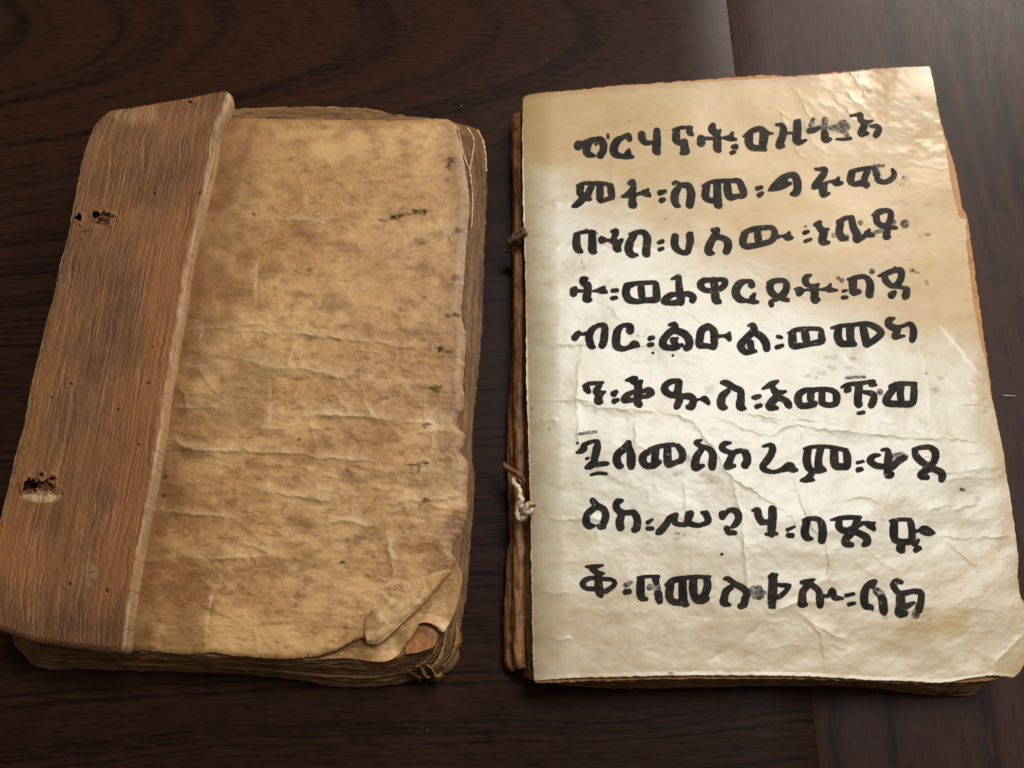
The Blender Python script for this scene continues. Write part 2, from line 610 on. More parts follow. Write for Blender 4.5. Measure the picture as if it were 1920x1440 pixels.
    if not ink:
        k.link(k.math('SUBTRACT', spec, k.math('MULTIPLY', sm, spec * 0.8)), k.b.inputs['Specular IOR Level'])
    k.link(k.bump(h, 0.6, bump), k.b.inputs['Normal'])
    return k.m


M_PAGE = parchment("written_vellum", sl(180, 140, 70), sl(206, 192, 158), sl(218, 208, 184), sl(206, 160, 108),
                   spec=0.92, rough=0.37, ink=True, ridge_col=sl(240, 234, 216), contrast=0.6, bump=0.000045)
M_OLD = parchment("brown_vellum", sl(108, 66, 34), sl(170, 122, 68), sl(210, 168, 108), sl(214, 184, 136),
                  spec=0.45, rough=0.44, bump=0.00020, contrast=0.95, veins=True)
M_OLD_PALE = parchment("pale_vellum_underside", sl(146, 100, 52), sl(196, 154, 98), sl(224, 190, 136), sl(226, 200, 160),
                       spec=0.5, rough=0.38, bump=0.00012)
M_LEAF = parchment("stacked_vellum_tan", sl(80, 52, 28), sl(132, 94, 52), sl(164, 124, 74), sl(172, 136, 92),
                   spec=0.3, rough=0.55, bump=0.00025, contrast=1.2)
M_LEAF2 = parchment("stacked_vellum_brown", sl(70, 42, 24), sl(112, 74, 44), sl(146, 104, 64), sl(128, 88, 56),
                    spec=0.3, rough=0.6, bump=0.00028, contrast=1.2)
M_ORANGE = parchment("amber_vellum", sl(130, 78, 34), sl(176, 116, 54), sl(196, 140, 74), sl(212, 170, 118),
                     spec=0.35, rough=0.5, bump=0.00012)
M_SPINE = parchment("spine_vellum", sl(74, 34, 18), sl(124, 72, 38), sl(168, 116, 70), sl(140, 86, 50),
                    spec=0.35, rough=0.5, bump=0.00030, contrast=1.4)


def thread_mat(name, a, b):
    k = NT(name)
    n = k.noise(k.map(), 700.0, 4, 0.7)
    k.link(k.mix(k.ramp(n, [(0.35, 0.0), (0.65, 1.0)]), a, b), k.b.inputs['Base Color'])
    k.b.inputs['Roughness'].default_value = 0.8
    k.link(k.bump(n, 0.8, 0.0003), k.b.inputs['Normal'])
    return k.m


M_THREAD = thread_mat("old_thread", sl(92, 60, 36), sl(140, 100, 66))
M_THREAD_W = thread_mat("pale_thread", sl(190, 150, 112), sl(242, 224, 200))
M_LINT = thread_mat("lint", sl(190, 190, 190), sl(235, 235, 235))

# ------------------------------------------------------------------ the writing
# one line per stretch: origin x, origin y, scale ; strokes "x,y,r x,y,r" in magnified pixels, 'f' = faded ink
TEXT = """
@1060,200,6
145,440,46 150,430,44 190,412,22 240,395,24
330,362,18 268,400,38 240,470,40 252,528,38 322,552,16
330,365,18 400,378,38 430,440,38 422,505,36 395,548,36
478,320,12 482,348,12
f 345,420,20
722,368,26 705,330,34 650,345,22 580,390,38 545,470,42 560,530,38 640,560,24 700,560,28 755,565,16
715,490,16 700,540,40
860,315,38 865,360,38 900,405,28 980,405,18
1030,275,34 1030,400,42 1025,495,42 1050,520,22
1212,262,10 1300,238,16 1420,235,14
1250,275,38 1248,370,40 1290,408,28 1340,410,30
1392,240,26 1400,290,32 1430,315,14
1340,400,38 1340,470,42 1355,500,42 1310,522,20
1525,360,38 1528,405,44
1540,355,20 1600,358,14 1690,362,14
1660,215,30 1648,255,38 1700,315,38 1710,400,42 1710,465,42 1728,490,26
1700,320,36 1745,265,10
1770,350,8 1850,355,30 1905,368,16
1880,298,14 1860,345,30
1892,452,24 1925,445,20
1872,520,20 1905,508,16
@1380,200,6
-5,370,10 5,368,8
-2,445,24 5,460,18
85,335,8 180,275,26 270,250,28 315,300,44 308,390,44 300,460,34 325,480,22
150,330,40 145,400,42 175,455,36 240,468,30 300,470,26
340,290,28 380,303,14 412,300,7
455,205,12 512,205,20 535,260,36 525,330,38 498,400,40 488,440,36 530,440,20
560,300,12 650,295,12
690,185,40 688,280,44 683,375,44 720,402,26 790,375,9
690,180,30 715,155,14
825,272,28 880,262,28 940,235,16
998,300,38 1008,365,40 1065,368,14
f 1000,150,32 990,230,36 998,300,36
f 1060,240,24 1150,230,36 1205,190,40 1250,230,34
f 1150,250,40 1215,280,30 1260,340,20
1130,365,7 1200,368,14 1290,358,14
f 840,215,26 870,140,20
1290,102,9 1360,92,18 1400,100,30 1402,150,28 1460,178,26 1535,158,8
1448,195,36 1422,265,38 1412,303,36 1478,300,18
1515,220,12 1580,222,26 1612,255,28 1588,300,34 1572,322,28
@1060,300,6
135,292,12 210,264,16 330,262,20 440,268,20 520,290,20
172,305,36 165,370,36 205,412,36 175,462,36 118,507,28 85,522,12
298,290,30 262,370,34 250,428,30 280,440,16
390,285,34 390,370,38 388,440,32 405,465,18 470,442,22 528,420,26
508,290,28 515,355,38 527,405,30
718,262,18 758,240,22 768,295,28 750,350,36 700,392,30 640,414,12
755,370,38 755,440,38 755,500,44 765,505,40
790,393,16 860,372,18 905,372,38 952,405,12
930,330,12 910,360,20
1065,370,28 1120,353,18
1082,455,28 1110,445,18
1220,262,18 1250,246,12 1300,282,24 1380,290,34 1415,370,42 1408,460,42 1400,505,40 1425,500,18
1280,300,28 1238,370,40 1228,440,40 1250,505,30 1285,518,12
1548,292,12 1640,250,18 1750,236,20 1920,226,16
1590,300,38 1575,400,40 1612,448,30 1700,462,28
1708,260,40 1712,400,42 1718,500,44 1740,510,26
1820,250,38 1828,360,42 1855,418,36 1920,412,26
@1380,290,6
-60,295,18 30,300,30 68,375,38 88,435,36 62,462,30 0,468,20 -60,475,24
240,382,22 285,368,18
262,455,26 295,435,18
370,402,7 430,345,28 520,270,34 600,230,28 660,240,38 690,310,42 690,400,40 668,432,36 628,442,18
390,395,16 480,376,24 560,340,28 612,322,14
550,270,20 560,320,30
430,340,20 560,260,30
895,162,12 950,165,20 1000,168,28 985,222,34 940,282,36 892,348,36 868,374,14
900,370,16 990,345,26 1020,312,12 1080,303,14 1130,315,36 1195,320,12
1155,260,12 1130,300,24
985,350,38 980,425,42 992,450,30 1050,435,10
1300,190,20 1400,165,20 1520,145,18
1302,210,38 1290,290,38 1330,332,24 1420,318,36 1468,340,36
1482,180,32 1448,260,32 1440,310,32
1560,160,22 1580,220,34
1585,270,24 1610,295,28 1680,308,24 1755,270,28 1780,215,26 1760,170,16
f 1560,150,34 1590,230,34
f 1560,125,14 1660,125,12
f 1885,255,16
@1060,400,6
110,242,18 180,216,18 260,206,16 330,208,12
128,262,36 125,350,42 142,405,38 182,430,18
300,225,36 305,330,42 305,415,42 342,435,14
412,300,40 470,303,14 530,310,24
520,205,12 570,205,30 550,270,28 542,320,32 600,330,32 642,293,10
585,340,42 582,392,42 612,412,18
725,236,12 800,216,22 880,216,28 922,280,38 915,370,40 910,450,40 935,465,18
780,240,30 730,320,40 712,410,42 750,468,32 808,470,13
1052,330,18 1090,316,22
1060,408,18 1095,396,16
1235,265,38 1228,340,40 1250,400,34 1310,438,26 1370,435,30 1390,380,32 1405,310,38 1400,245,36 1430,228,10
1650,190,15 1710,182,24 1690,232,34 1640,320,38 1610,400,42 1620,440,36 1665,450,14
1700,265,30 1780,282,30 1828,330,40 1825,400,40 1810,428,36
f 240,185,14
f 350,225,12
@1380,380,6
80,350,22 130,320,24 220,295,28 330,282,24 400,282,24 436,330,32 424,395,34 380,438,28 300,462,28 200,485,28 120,490,34 78,458,36 86,390,38 110,340,30
242,320,36 250,400,38 255,460,30
455,388,18 530,375,12 580,388,36 632,395,12
600,335,12 585,370,24
770,340,20 810,325,16
780,435,16 842,413,14
890,250,18 940,225,24 930,262,32 980,318,34 1040,298,10
990,340,40 970,420,42 985,443,36 1045,450,14
1150,220,22 1230,175,22 1310,165,18
1175,240,36 1162,330,38 1190,392,38 1245,402,14
1300,182,32 1322,280,38 1360,360,42 1358,415,36 1430,385,28
1480,352,38 1548,372,12
1500,305,12 1480,340,24
1540,142,12 1600,110,32 1680,88,24 1738,112,28 1735,190,32 1702,250,30 1650,262,28 1590,220,32 1580,160,34
1702,260,34 1702,320,34 1692,378,38 1720,382,20
1740,278,22 1800,282,16
f 785,268,12
f 1100,365,24
f 1400,228,26
f 1560,335,18 1640,320,18
f 1240,400,36
f 1770,220,24
f 1900,240,44
@1060,490,6
90,330,36 92,358,38
90,320,30 115,300,16
140,332,14 210,335,14
242,192,14 198,212,36 212,260,28 250,268,38 250,350,40 238,418,42 272,430,26
310,335,7 370,328,20 412,328,34 465,348,10
440,290,10 415,310,24
530,332,18 578,326,20
530,416,20 570,410,18
695,278,36 800,248,20 900,242,20 1010,242,20 1022,290,34 1025,370,38 1022,428,34 900,440,26 800,452,26 715,428,38 682,360,40 690,290,38
850,270,32 856,350,36 870,430,32
1200,200,10 1272,175,24 1275,230,32 1285,330,38 1300,420,40 1300,462,34
1250,370,20 1185,382,30 1122,432,34 1112,463,22 1200,468,26 1300,460,32
1320,370,24 1390,368,28 1438,402,34 1430,438,32
1640,208,20 1550,222,30 1520,270,36 1570,322,26 1680,328,26 1768,290,30 1798,240,32 1780,208,22 1640,205,18
1670,220,38 1685,330,40 1692,430,42 1732,455,24
@1360,480,12
590,645,76 570,575,44 460,570,40 330,620,75 245,740,85 245,870,86 335,975,72 480,1010,38 640,1030,50 735,1035,22
655,865,34 605,950,62
@1400,480,6
235,300,9 300,285,26 400,275,24 448,315,32 438,390,36 390,450,36 340,458,32 280,410,36 260,345,36 288,295,28
400,478,28 462,495,20
340,488,18 270,515,18 280,548,26
545,375,9 600,385,36 590,420,32 650,385,12 720,380,12
722,215,10 668,242,30 665,300,34 712,335,20 770,345,28 808,315,10
765,370,38 765,460,42 770,495,40 815,490,13
820,380,7 900,372,22 930,382,28 1015,385,10
945,318,10 920,360,24
1085,396,14 1122,388,12
1085,468,20 1125,465,16
1145,265,14 1230,242,22 1330,235,24 1385,300,36 1388,380,42 1378,435,38 1392,442,30
1195,285,44 1195,370,42 1205,408,38 1262,400,26
1485,225,9 1580,192,26 1680,158,26 1738,172,34 1735,250,34 1700,310,32 1640,338,26 1570,285,34 1555,240,34
1680,345,20 1760,358,18 1800,380,34 1790,440,42 1780,462,28
1630,440,40 1668,405,18
1665,132,11
f 1410,175,30
f 1030,250,18
f 1070,275,26
f 1860,165,22
f 1910,185,10
@1060,580,6
105,320,34 150,270,26 190,280,12 230,272,18
380,175,18 300,230,30 268,310,38 282,390,38 300,415,30 325,425,12
380,175,18 440,192,32 440,290,38 430,370,38 412,405,34
728,240,40 728,192,32 650,182,20 590,240,36 572,330,42 578,410,40 640,445,26 710,430,22 780,392,38 820,410,16
950,330,22 985,318,20
945,400,22 980,394,18
985,490,11
1210,520,9
1170,175,12 1230,168,24 1230,220,36 1160,272,34 1102,350,38 1100,400,38 1150,430,30 1240,430,28 1312,400,16
1240,240,32 1330,270,38 1390,340,40 1392,410,38 1362,438,32
1215,350,34 1240,395,32
1262,325,10 1230,350,26
1600,192,32 1532,240,38 1515,320,40 1510,398,36 1600,412,24 1668,420,32 1675,340,38 1670,250,38 1620,192,28
1710,305,16 1780,300,14 1832,305,34
1845,335,24
1845,268,14
@1400,580,6
20,182,10 70,182,28 80,240,36 0,320,34 -60,390,38 -62,430,38 -10,482,30 100,470,16
90,260,32 168,310,38 215,380,40 225,440,36
42,380,36 50,450,36
350,308,16 388,316,16
340,428,22 400,408,18
470,266,10 560,230,22 720,218,20 830,230,22 840,300,34 842,358,34 720,388,26 600,410,28 525,400,42 515,320,42 520,262,32
655,250,38 665,320,42 680,380,30
955,210,11 1060,186,18 1200,175,20 1330,160,22 1430,190,32 1508,250,34 1500,290,34 1430,350,32 1350,400,28
1035,212,36 1025,300,42 1058,378,38 1140,390,32 1210,390,28
1165,205,42 1165,300,40 1180,378,40
1310,202,38 1330,300,42 1345,380,40
1662,100,9 1602,128,36 1600,180,34 1680,212,34 1750,190,16 1840,165,24 1872,220,34 1875,290,38 1862,342,32
1700,232,34 1670,302,36 1700,308,24 1768,300,12
@1080,680,6
85,262,11 150,236,18 300,224,12
118,292,36 140,322,26
270,240,26 244,290,32 222,330,28 270,350,32 326,330,10
260,370,36 250,430,42 280,440,22
425,350,32 452,330,20
430,435,26 468,420,18
565,200,10 640,182,28 680,172,16
640,210,30 700,232,34 740,208,14
700,250,38 700,350,44 690,440,42 710,468,36
640,330,20 570,372,30 542,420,32 620,422,24 660,415,18
760,322,20 820,302,24 850,340,32 800,375,24 750,385,18
1160,200,16 1080,210,26 1012,250,32 1000,310,38 1060,360,32 1130,362,36
1160,222,34 1150,290,38 1140,370,40 1170,400,34 1140,480,36 1130,498,26
1180,380,26 1280,380,34 1320,420,36 1300,490,38 1260,500,24
1360,420,8 1410,410,12 1450,412,34 1490,455,18
1640,225,16 1690,230,32 1780,282,32 1850,320,34 1855,400,38 1850,490,44 1902,520,12
1710,320,26 1650,372,38 1630,450,42 1650,498,36 1690,505,14
@1410,680,6
10,394,13 40,390,24 85,378,18
52,495,22 95,482,20
120,295,8 220,242,30 290,210,12
232,282,28 280,340,34 380,325,10
280,380,38 220,450,42 200,498,40 280,510,18
300,400,28 370,422,32 410,470,38 420,490,26
700,310,26 600,312,26 530,360,36 520,430,40 560,488,30 680,470,34 710,458,26
660,320,34 660,400,38
720,302,22 850,302,24 930,332,30 952,390,38 938,458,32 860,478,26 790,450,32 788,370,34 788,310,28
f 1060,170,12 1270,160,10
1010,275,10 1080,246,18 1220,232,20 1370,206,14
1340,245,26 1392,250,12
1370,215,20 1350,245,24
1082,300,34 1060,315,24
1205,250,38 1195,350,40 1190,440,40 1200,465,40
1260,330,16 1350,350,30 1375,382,32 1360,440,38 1342,478,34
f 1440,330,34
1195,570,14 1255,560,16
1560,270,24 1640,240,24 1760,236,20 1840,235,16
1600,285,34 1522,390,38 1518,450,36 1640,465,32 1790,460,34 1820,380,36 1822,250,32
1680,280,30 1668,350,34 1680,440,34
@1080,800,6
f 30,85,12 130,68,14 230,58,10
15,185,10
10,292,10 60,272,28 90,242,34 90,212,28 150,178,18 240,165,18 236,240,40 215,330,38 200,400,36 160,440,36 118,460,18
160,430,30 220,426,26 340,415,22 362,415,12
118,362,12 142,350,8
168,542,9 250,524,15 340,530,12
592,185,30 540,250,36 470,312,38 460,390,42 490,440,36 520,440,16
600,230,32 620,330,44 620,420,44 620,445,36
850,260,24 765,320,36 750,380,40 790,438,32 870,435,34 932,400,28
830,255,20 950,220,22 1100,202,20
900,262,34 890,340,38 880,420,34
1030,240,36 1030,340,42 1042,420,38 1130,400,24 1190,368,34 1195,290,36 1150,222,28
1412,150,8 1352,178,24 1410,222,24 1500,252,28 1540,320,38 1532,430,42 1534,455,34
1410,262,28 1362,330,36 1340,410,42 1350,458,40 1430,440,16
1735,182,12 1672,192,26 1642,240,32 1700,280,24 1780,290,20 1860,272,20 1920,280,20
1760,312,32 1722,400,36 1702,448,34 1780,440,18
@1380,800,6
0,270,14 60,268,18 118,322,38 124,390,40 102,430,40 112,448,22
305,222,10 380,208,22 412,240,34 395,310,36 350,380,36 300,448,32 330,488,26 430,510,18 520,482,26 600,450,48 640,480,34 685,490,12
770,248,11 860,228,16 1020,225,18 1130,242,18 1240,270,24
812,262,36 795,360,42 812,450,38 850,488,28 930,498,26 1002,490,16
950,252,38 930,350,36 930,440,40 980,470,22
850,530,30 802,590,34 730,605,10
800,595,28 870,600,14
1105,262,40 1105,370,44 1120,438,40 1200,450,34 1250,440,36 1250,340,40 1238,280,30
1365,405,14 1430,392,12
1375,485,26 1410,480,20
1640,262,10 1700,262,22 1715,320,38 1710,400,42 1710,480,44 1715,535,46 1740,538,38
1612,320,12 1550,330,24 1510,380,36 1560,430,32 1640,450,28
1760,450,34 1830,385,34 1890,345,22
@1600,820,6
430,330,32 520,262,32 585,232,20
f 450,212,22 530,200,32 595,212,20
680,140,20 760,116,22 850,112,26 918,160,38 920,240,36 880,305,32 820,308,32 740,250,36 702,200,36 690,150,28
870,340,42 800,380,34 762,430,38 830,450,26
920,360,32 990,400,38 1000,450,38 990,478,28
f 1215,585,16 1240,592,12
@1080,930,6
190,55,32 240,112,34 310,150,34 335,220,36 312,300,36 280,345,32 240,332,10
280,350,18 320,350,18
210,132,30 132,200,34 115,290,40 150,338,34 198,335,16
512,52,20 462,72,34 455,130,36 500,180,34 560,190,26 650,190,32 690,270,38 682,360,38 655,380,30
510,212,36 492,300,42 500,350,42
808,298,20 860,265,10
808,365,22 855,366,20
1130,212,22 1062,250,34 1012,320,34 952,390,38 910,420,14
1110,222,30 1110,290,32 1160,320,22 1240,310,28 1270,210,40 1290,200,34 1260,290,34 1350,330,24 1420,322,20 1488,280,32 1462,202,34
1420,190,16 1478,180,10
1650,210,42 1650,240,26 1720,162,22 1800,172,34 1830,240,36 1800,310,32 1760,345,18
1700,372,34 1722,408,30 1790,415,20
1640,655,12
@1400,930,6
70,160,12 122,162,32 130,220,38 170,290,34 240,292,22
290,152,42 290,250,44 280,380,42 280,425,38
220,430,14 340,425,14
462,380,18 540,345,9
470,442,24 510,445,26
700,258,22 665,330,40 655,420,42 680,468,36 730,482,16
640,275,16 700,255,20 800,262,26 845,320,38 855,420,44 845,498,38
950,270,8 1050,250,20 1180,240,22 1280,240,14
1040,282,34 1040,350,36 1100,390,32 1200,370,38 1240,290,36 1250,250,22
1260,330,22 1320,306,18 1390,330,38 1430,370,22
1440,302,10 1400,320,24
1180,400,48 1120,480,40 1112,530,38 1180,550,26
1240,410,32 1340,460,38 1355,518,40 1320,548,24
@1500,950,6
1012,160,10 1120,145,18 1240,146,16
1060,175,38 1055,280,44 1070,370,36 1150,395,28 1250,380,38 1258,290,34 1245,182,34 1220,150,22
1290,280,18 1340,270,16 1400,265,50 1450,285,42 1512,295,9
1140,430,42 1130,470,46 1150,490,32
1290,410,36 1332,380,14
1320,470,32 1350,470,18 1302,490,26
@1080,1050,6
112,75,9 200,78,24 300,60,9
180,102,26 250,150,28 308,150,13
255,200,36 255,300,44 270,368,44 280,395,26
210,200,18 120,216,24 76,270,30 120,320,22 210,325,22
310,212,20 400,222,18 438,260,22 400,310,22 340,350,26
f 560,285,26 620,250,14
560,360,30 600,354,26
700,200,14 800,186,14 930,186,14
730,222,38 725,330,44 735,418,38 790,440,18
890,202,34 905,250,30
928,380,40 930,425,40 940,462,32
f 900,230,34 915,370,40
f 830,310,34
1020,282,20 1090,232,32 1200,206,22 1350,190,20 1500,192,16
1060,292,42 1050,400,42 1090,468,34 1180,480,32
1200,232,40 1200,360,44 1215,478,42 1250,500,22
1320,222,40 1320,340,44 1350,438,38 1420,460,32 1470,430,30
1470,212,34 1480,290,40 1450,380,38 1402,430,30
1670,212,14 1710,212,24 1790,270,30 1880,320,34 1920,380,34 1902,440,38 1890,498,38 1850,520,30
1750,302,28 1690,352,36 1670,420,38 1662,478,40 1728,505,16
@1420,1060,6
f 20,262,34 30,340,44 -30,330,44
f -40,270,36 80,310,20
f -100,290,34
175,130,44 175,220,46 170,320,48 165,420,44
140,130,20 215,108,16
190,470,16 145,465,18
230,220,16 300,226,22 370,225,10 320,290,22 250,350,24 200,360,18
500,192,20 560,182,24 640,160,10
560,232,34 512,300,36 505,400,44 500,432,42 550,440,18
620,222,28 690,290,32 705,380,42 705,448,34
750,345,18 800,340,18 842,290,34 870,360,30 958,372,12
1000,340,18 1080,322,16
1032,440,20 1090,425,16
1310,188,30 1250,212,26 1210,290,40 1202,390,42 1220,458,36 1282,470,24 1290,498,10
1330,182,18 1290,222,38
f 1340,290,40 1390,330,44
1400,370,40 1412,400,44 1420,500,44 1430,538,24
1620,190,20 1560,182,32 1532,230,32 1590,310,28 1670,310,28 1760,292,26 1838,312,32 1840,400,34 1820,500,36
f 1840,420,40 1780,560,40
1610,362,46 1610,450,46 1600,535,48 1660,540,34
1760,420,14 1680,460,32
"""

ink_strokes, faded_strokes = [], []
ox = oy = 0.0
sc_ = 1.0
for line in TEXT.strip().splitlines():
    line = line.strip()
    if line.startswith('@'):
        ox, oy, sc_ = [float(v) for v in line[1:].split(',')]
        continue
    dst = ink_strokes
    if line.startswith('f'):
        dst = faded_strokes
        line = line[1:].strip()
    p = np.array([[float(v) for v in t.split(',')] for t in line.split()])
    p[:, :2] = p[:, :2] / sc_ + (ox, oy)
    p[:, 2] = p[:, 2] / sc_
    dst.append(crom(p, 2.0) if len(p) > 1 else p)

# ------------------------------------------------------------------ table
def tag(o, label=None, cat=None, group=None, kind=None):
    for k_, v_ in (('label', label), ('category', cat), ('group', group), ('kind', kind)):
        if v_:
            o[k_] = v_
    return o


def empty(name, px, py, z=0.0):
    o = bpy.data.objects.new(name, None)
    COL.objects.link(o)
    o.empty_display_size = 0.01
    return o


table = empty('table', 0, 0)
tag(table, 'dark brown stained wooden table top with swirling grain under both old books', 'table')
seam_x = unproject(1367, 40, 0)[0]


def plank(name, x0, x1, mat):
    """board with softened edges; x in mm"""
    y0, y1, b, T = -420.0, 520.0, 0.12, 22.0
    xs = np.concatenate([[x0, x0 + b * .35, x0 + b], np.linspace(x0 + b, x1 - b, 30)[1:-1], [x1 - b, x1 - b * .35, x1]])
    zz = np.concatenate([[-b, -b * .3, 0], np.zeros(28), [0, -b * .3, -b]])
    ys = np.linspace(y0, y1, 40)
    nu = len(xs)
    top = np.stack([np.broadcast_to(xs[None], (40, nu)), np.broadcast_to(ys[::-1, None], (40, nu)),
                    np.broadcast_to(zz[None], (40, nu))], -1).reshape(-1, 3)
    ring = np.concatenate([np.arange(nu)[:-1], np.arange(39) * nu + nu - 1, (39 * nu + np.arange(nu))[:0:-1], (np.arange(40) * nu)[:0:-1]])
    n = len(ring)
    up = top[ring].copy()
    lo = up.copy()
    lo[:, 2] = -T
    k_ = np.arange(n)
    k2_ = (k_ + 1) % n
    a_ = len(top)
    q = np.concatenate([grid_quads(nu, 40), np.stack([a_ + k_, a_ + k2_, a_ + n + k2_, a_ + n + k_], 1),
                        np.array([[a_ + 2 * n, a_ + 2 * n + 1, a_ + 2 * n + 2, a_ + 2 * n + 3]])])
    bot = np.array([[x0, y0, -T], [x0, y1, -T], [x1, y1, -T], [x1, y0, -T]])
    return mesh_from(name, np.concatenate([top, up, lo, bot]), q, mat, table, smooth=False)


plank('wood_plank', -520.0, seam_x - 0.02, M_TABLE)
plank('wood_plank', seam_x + 0.02, 420.0, M_TABLE2)

# ------------------------------------------------------------------ left book
lb = empty('wooden_board_book', 0, 0)
tag(lb, 'worn brown parchment book at left, wooden board strip along its left side, curled lower corner', 'book')

# --- board outline (photograph pixels)
B_top = [(190, 222), (203, 211), (218, 206), (250, 202), (300, 193), (350, 185), (400, 175), (422, 172), (431, 176)]
B_right = [(431, 176), (430, 192), (418, 222), (408, 250), (400, 300), (389, 350), (378, 395), (366, 440), (357, 480), (350, 520),
           (343, 570), (336, 610), (328, 650), (322, 690), (314, 730), (308, 770), (302, 820), (294, 860), (288, 905), (279, 950),
           (272, 990), (263, 1030), (256, 1070), (249, 1110), (243, 1150), (238, 1190), (236, 1218)]
B_bot = [(-12, 1166), (-2, 1180), (20, 1187), (50, 1198), (80, 1205), (140, 1214), (200, 1221), (225, 1224), (236, 1218)]
B_left = [(190, 222), (176, 240), (165, 268), (155, 300), (148, 330), (141, 370), (135, 400), (128, 440), (118, 478), (112, 500),
          (101, 555), (88, 600), (76, 650), (66, 690), (55, 740), (45, 800), (30, 850), (18, 905), (8, 945), (-1, 980),
          (-10, 1020), (-16, 1070), (-17, 1120), (-12, 1166)]
PX, PY, U, V = coons(B_top, B_right, B_bot, B_left, 200, 640, rag=0.55, seed=3)
fx, fy = PX.ravel(), PY.ravel()
Wd, Ln = U * 30, V * 7.0
fib = fbm(Wd * 2.2 + 0.4 * pnoise(Wd * .3, Ln), Ln * 0.9, 4, 11)
blotch = fbm(PX / 70.0, PY / 90.0, 3, 21)
Zb = 18.6 + 0.12 * fib + 0.35 * pnoise(PX / 120, PY / 200, 2) + 0.05 * fbm(PX / 6.0, PY / 14.0, 3, 5)
eR = (1 - U)
Zb -= 0.55 * np.clip(1 - eR / 0.035, 0, 1) ** 1.6 + 0.8 * np.clip(1 - U / 0.05, 0, 1) ** 2
Zb -= 1.0 * np.clip(1 - V / 0.018, 0, 1) ** 2 + 0.8 * np.clip(1 - (1 - V) / 0.012, 0, 1) ** 2
Zb -= 0.7 * np.clip(1 - np.hypot(PX - 205, PY - 225) / 45.0, 0, 1)
grime_hole_shade = np.zeros(PX.shape)
holes = [(180, 404, 8, 6, 4.5), (196, 410, 15, 11, 1.1), (190, 420, 15, 6, .8), (147, 408, 6, 8, 2.6), (163, 439, 9, 8, 0.35),
         (61, 909, 15, 10, 4.5), (50, 912, 9, 8, 3.5), (86, 912, 16, 10, 1.3), (98, 898, 6, 7, 1.6), (78, 890, 4, 4, 1.2),
         (76, 925, 34, 7, 0.5), (168, 1085, 8, 16, 0.25), (200, 1109, 4, 4, 1.0), (131, 1096, 3, 4, 0.9), (356, 192, 4, 3, 0.9),
         (374, 363, 3, 5, 0.6), (289, 363, 2.5, 4, 0.6), (133, 720, 3, 3, 0.7), (97, 746, 2, 2, 0.7), (221, 769, 2.5, 2.5, 0.7),
         (277, 719, 3, 4, 0.6), (131, 538, 2, 2, 0.6), (300, 651, 2, 2, 0.5), (285, 652, 3, 3, 0.5), (260, 834, 3, 3, 0.7)]
for hx, hy, rx, ry, dep in holes:
    d = np.hypot((PX - hx) / rx, (PY - hy) / ry) + 0.55 * fbm(PX / 9.0, PY / 9.0, 3, 31)
    Zb -= dep * (1 - sstep(0.55, 1.1, d))
    if dep > 1.0:
        Zb += 0.28 * np.exp(-((d - 1.35) / 0.28) ** 2)
    grime_hole_shade = np.maximum(grime_hole_shade, min(1, dep / 1.9) * (1 - sstep(0.35, 1.05, d)) * 0.80)  # shade inside the holes put into the colour, darker with depth
# splits and chips that follow the grain
for i in range(46):
    cu, cv = rng.rand(), rng.rand()
    ln, wd = 0.012 + 0.035 * rng.rand(), 0.0035 + 0.005 * rng.rand()
    d = np.hypot((U - cu - 0.01 * np.sin(V * 60)) / wd, (V - cv) / ln)
    Zb -= 0.30 * np.exp(-d * d)
worn = np.clip(sstep(0.05, 0.0, eR + 0.024 * fbm(PX / 9.0, PY / 26.0, 3, 8)), 0, 1) * 0.62
worn = np.maximum(worn, 0.55 * np.clip(1 - U / 0.03 + 0.4 * fbm(PX / 8.0, PY / 22.0, 3, 18), 0, 1))
worn = np.maximum(worn, 0.22 * (1 - sstep(0.5, 1.2, np.hypot((PX - 170) / 14, (PY - 1076) / 24) + 0.3 * fib)))
worn = np.maximum(worn, 0.18 * (1 - sstep(0.4, 1.2, np.hypot((PX - 235) / 60, (PY - 215) / 18) + 0.5 * blotch)))
worn = np.maximum(worn, 0.6 * (1 - sstep(0.5, 1.2, np.hypot((PX - 76) / 40, (PY - 932) / 9) + 0.5 * blotch)))
grain = 0.75 * sstep(0.35, 1.0, V + 0.16 * blotch - 0.5 * U) * sstep(0.2, 0.8, 1 - U) \
    + 0.6 * (1 - sstep(0.04, 0.25, np.abs(eR - 0.12) + 0.10 * blotch)) * sstep(0.1, 0.3, V)
grain = np.clip(grain, 0, 0.75) * (0.6 + 0.4 * sstep(-0.3, 0.5, fib))
grain = grain * (1 - 0.8 * sstep(0.86, 0.93, V + 0.04 * blotch))
grime_hole_shade = np.maximum(grime_hole_shade, 0.10 * sstep(0.1, 0.7, fbm(PX / 48.0, PY / 80.0, 4, 77)))
grime_hole_shade = np.maximum(grime_hole_shade, 0.30 * sstep(0.88, 0.97, V + 0.05 * blotch))
sheet('cover_board', PX, PY, Zb, 4.3, M_BOARD, lb, attrs={'grain': grain, 'worn': np.clip(worn, 0, 1), 'grime_hole_shade': grime_hole_shade}, flange=0.5)

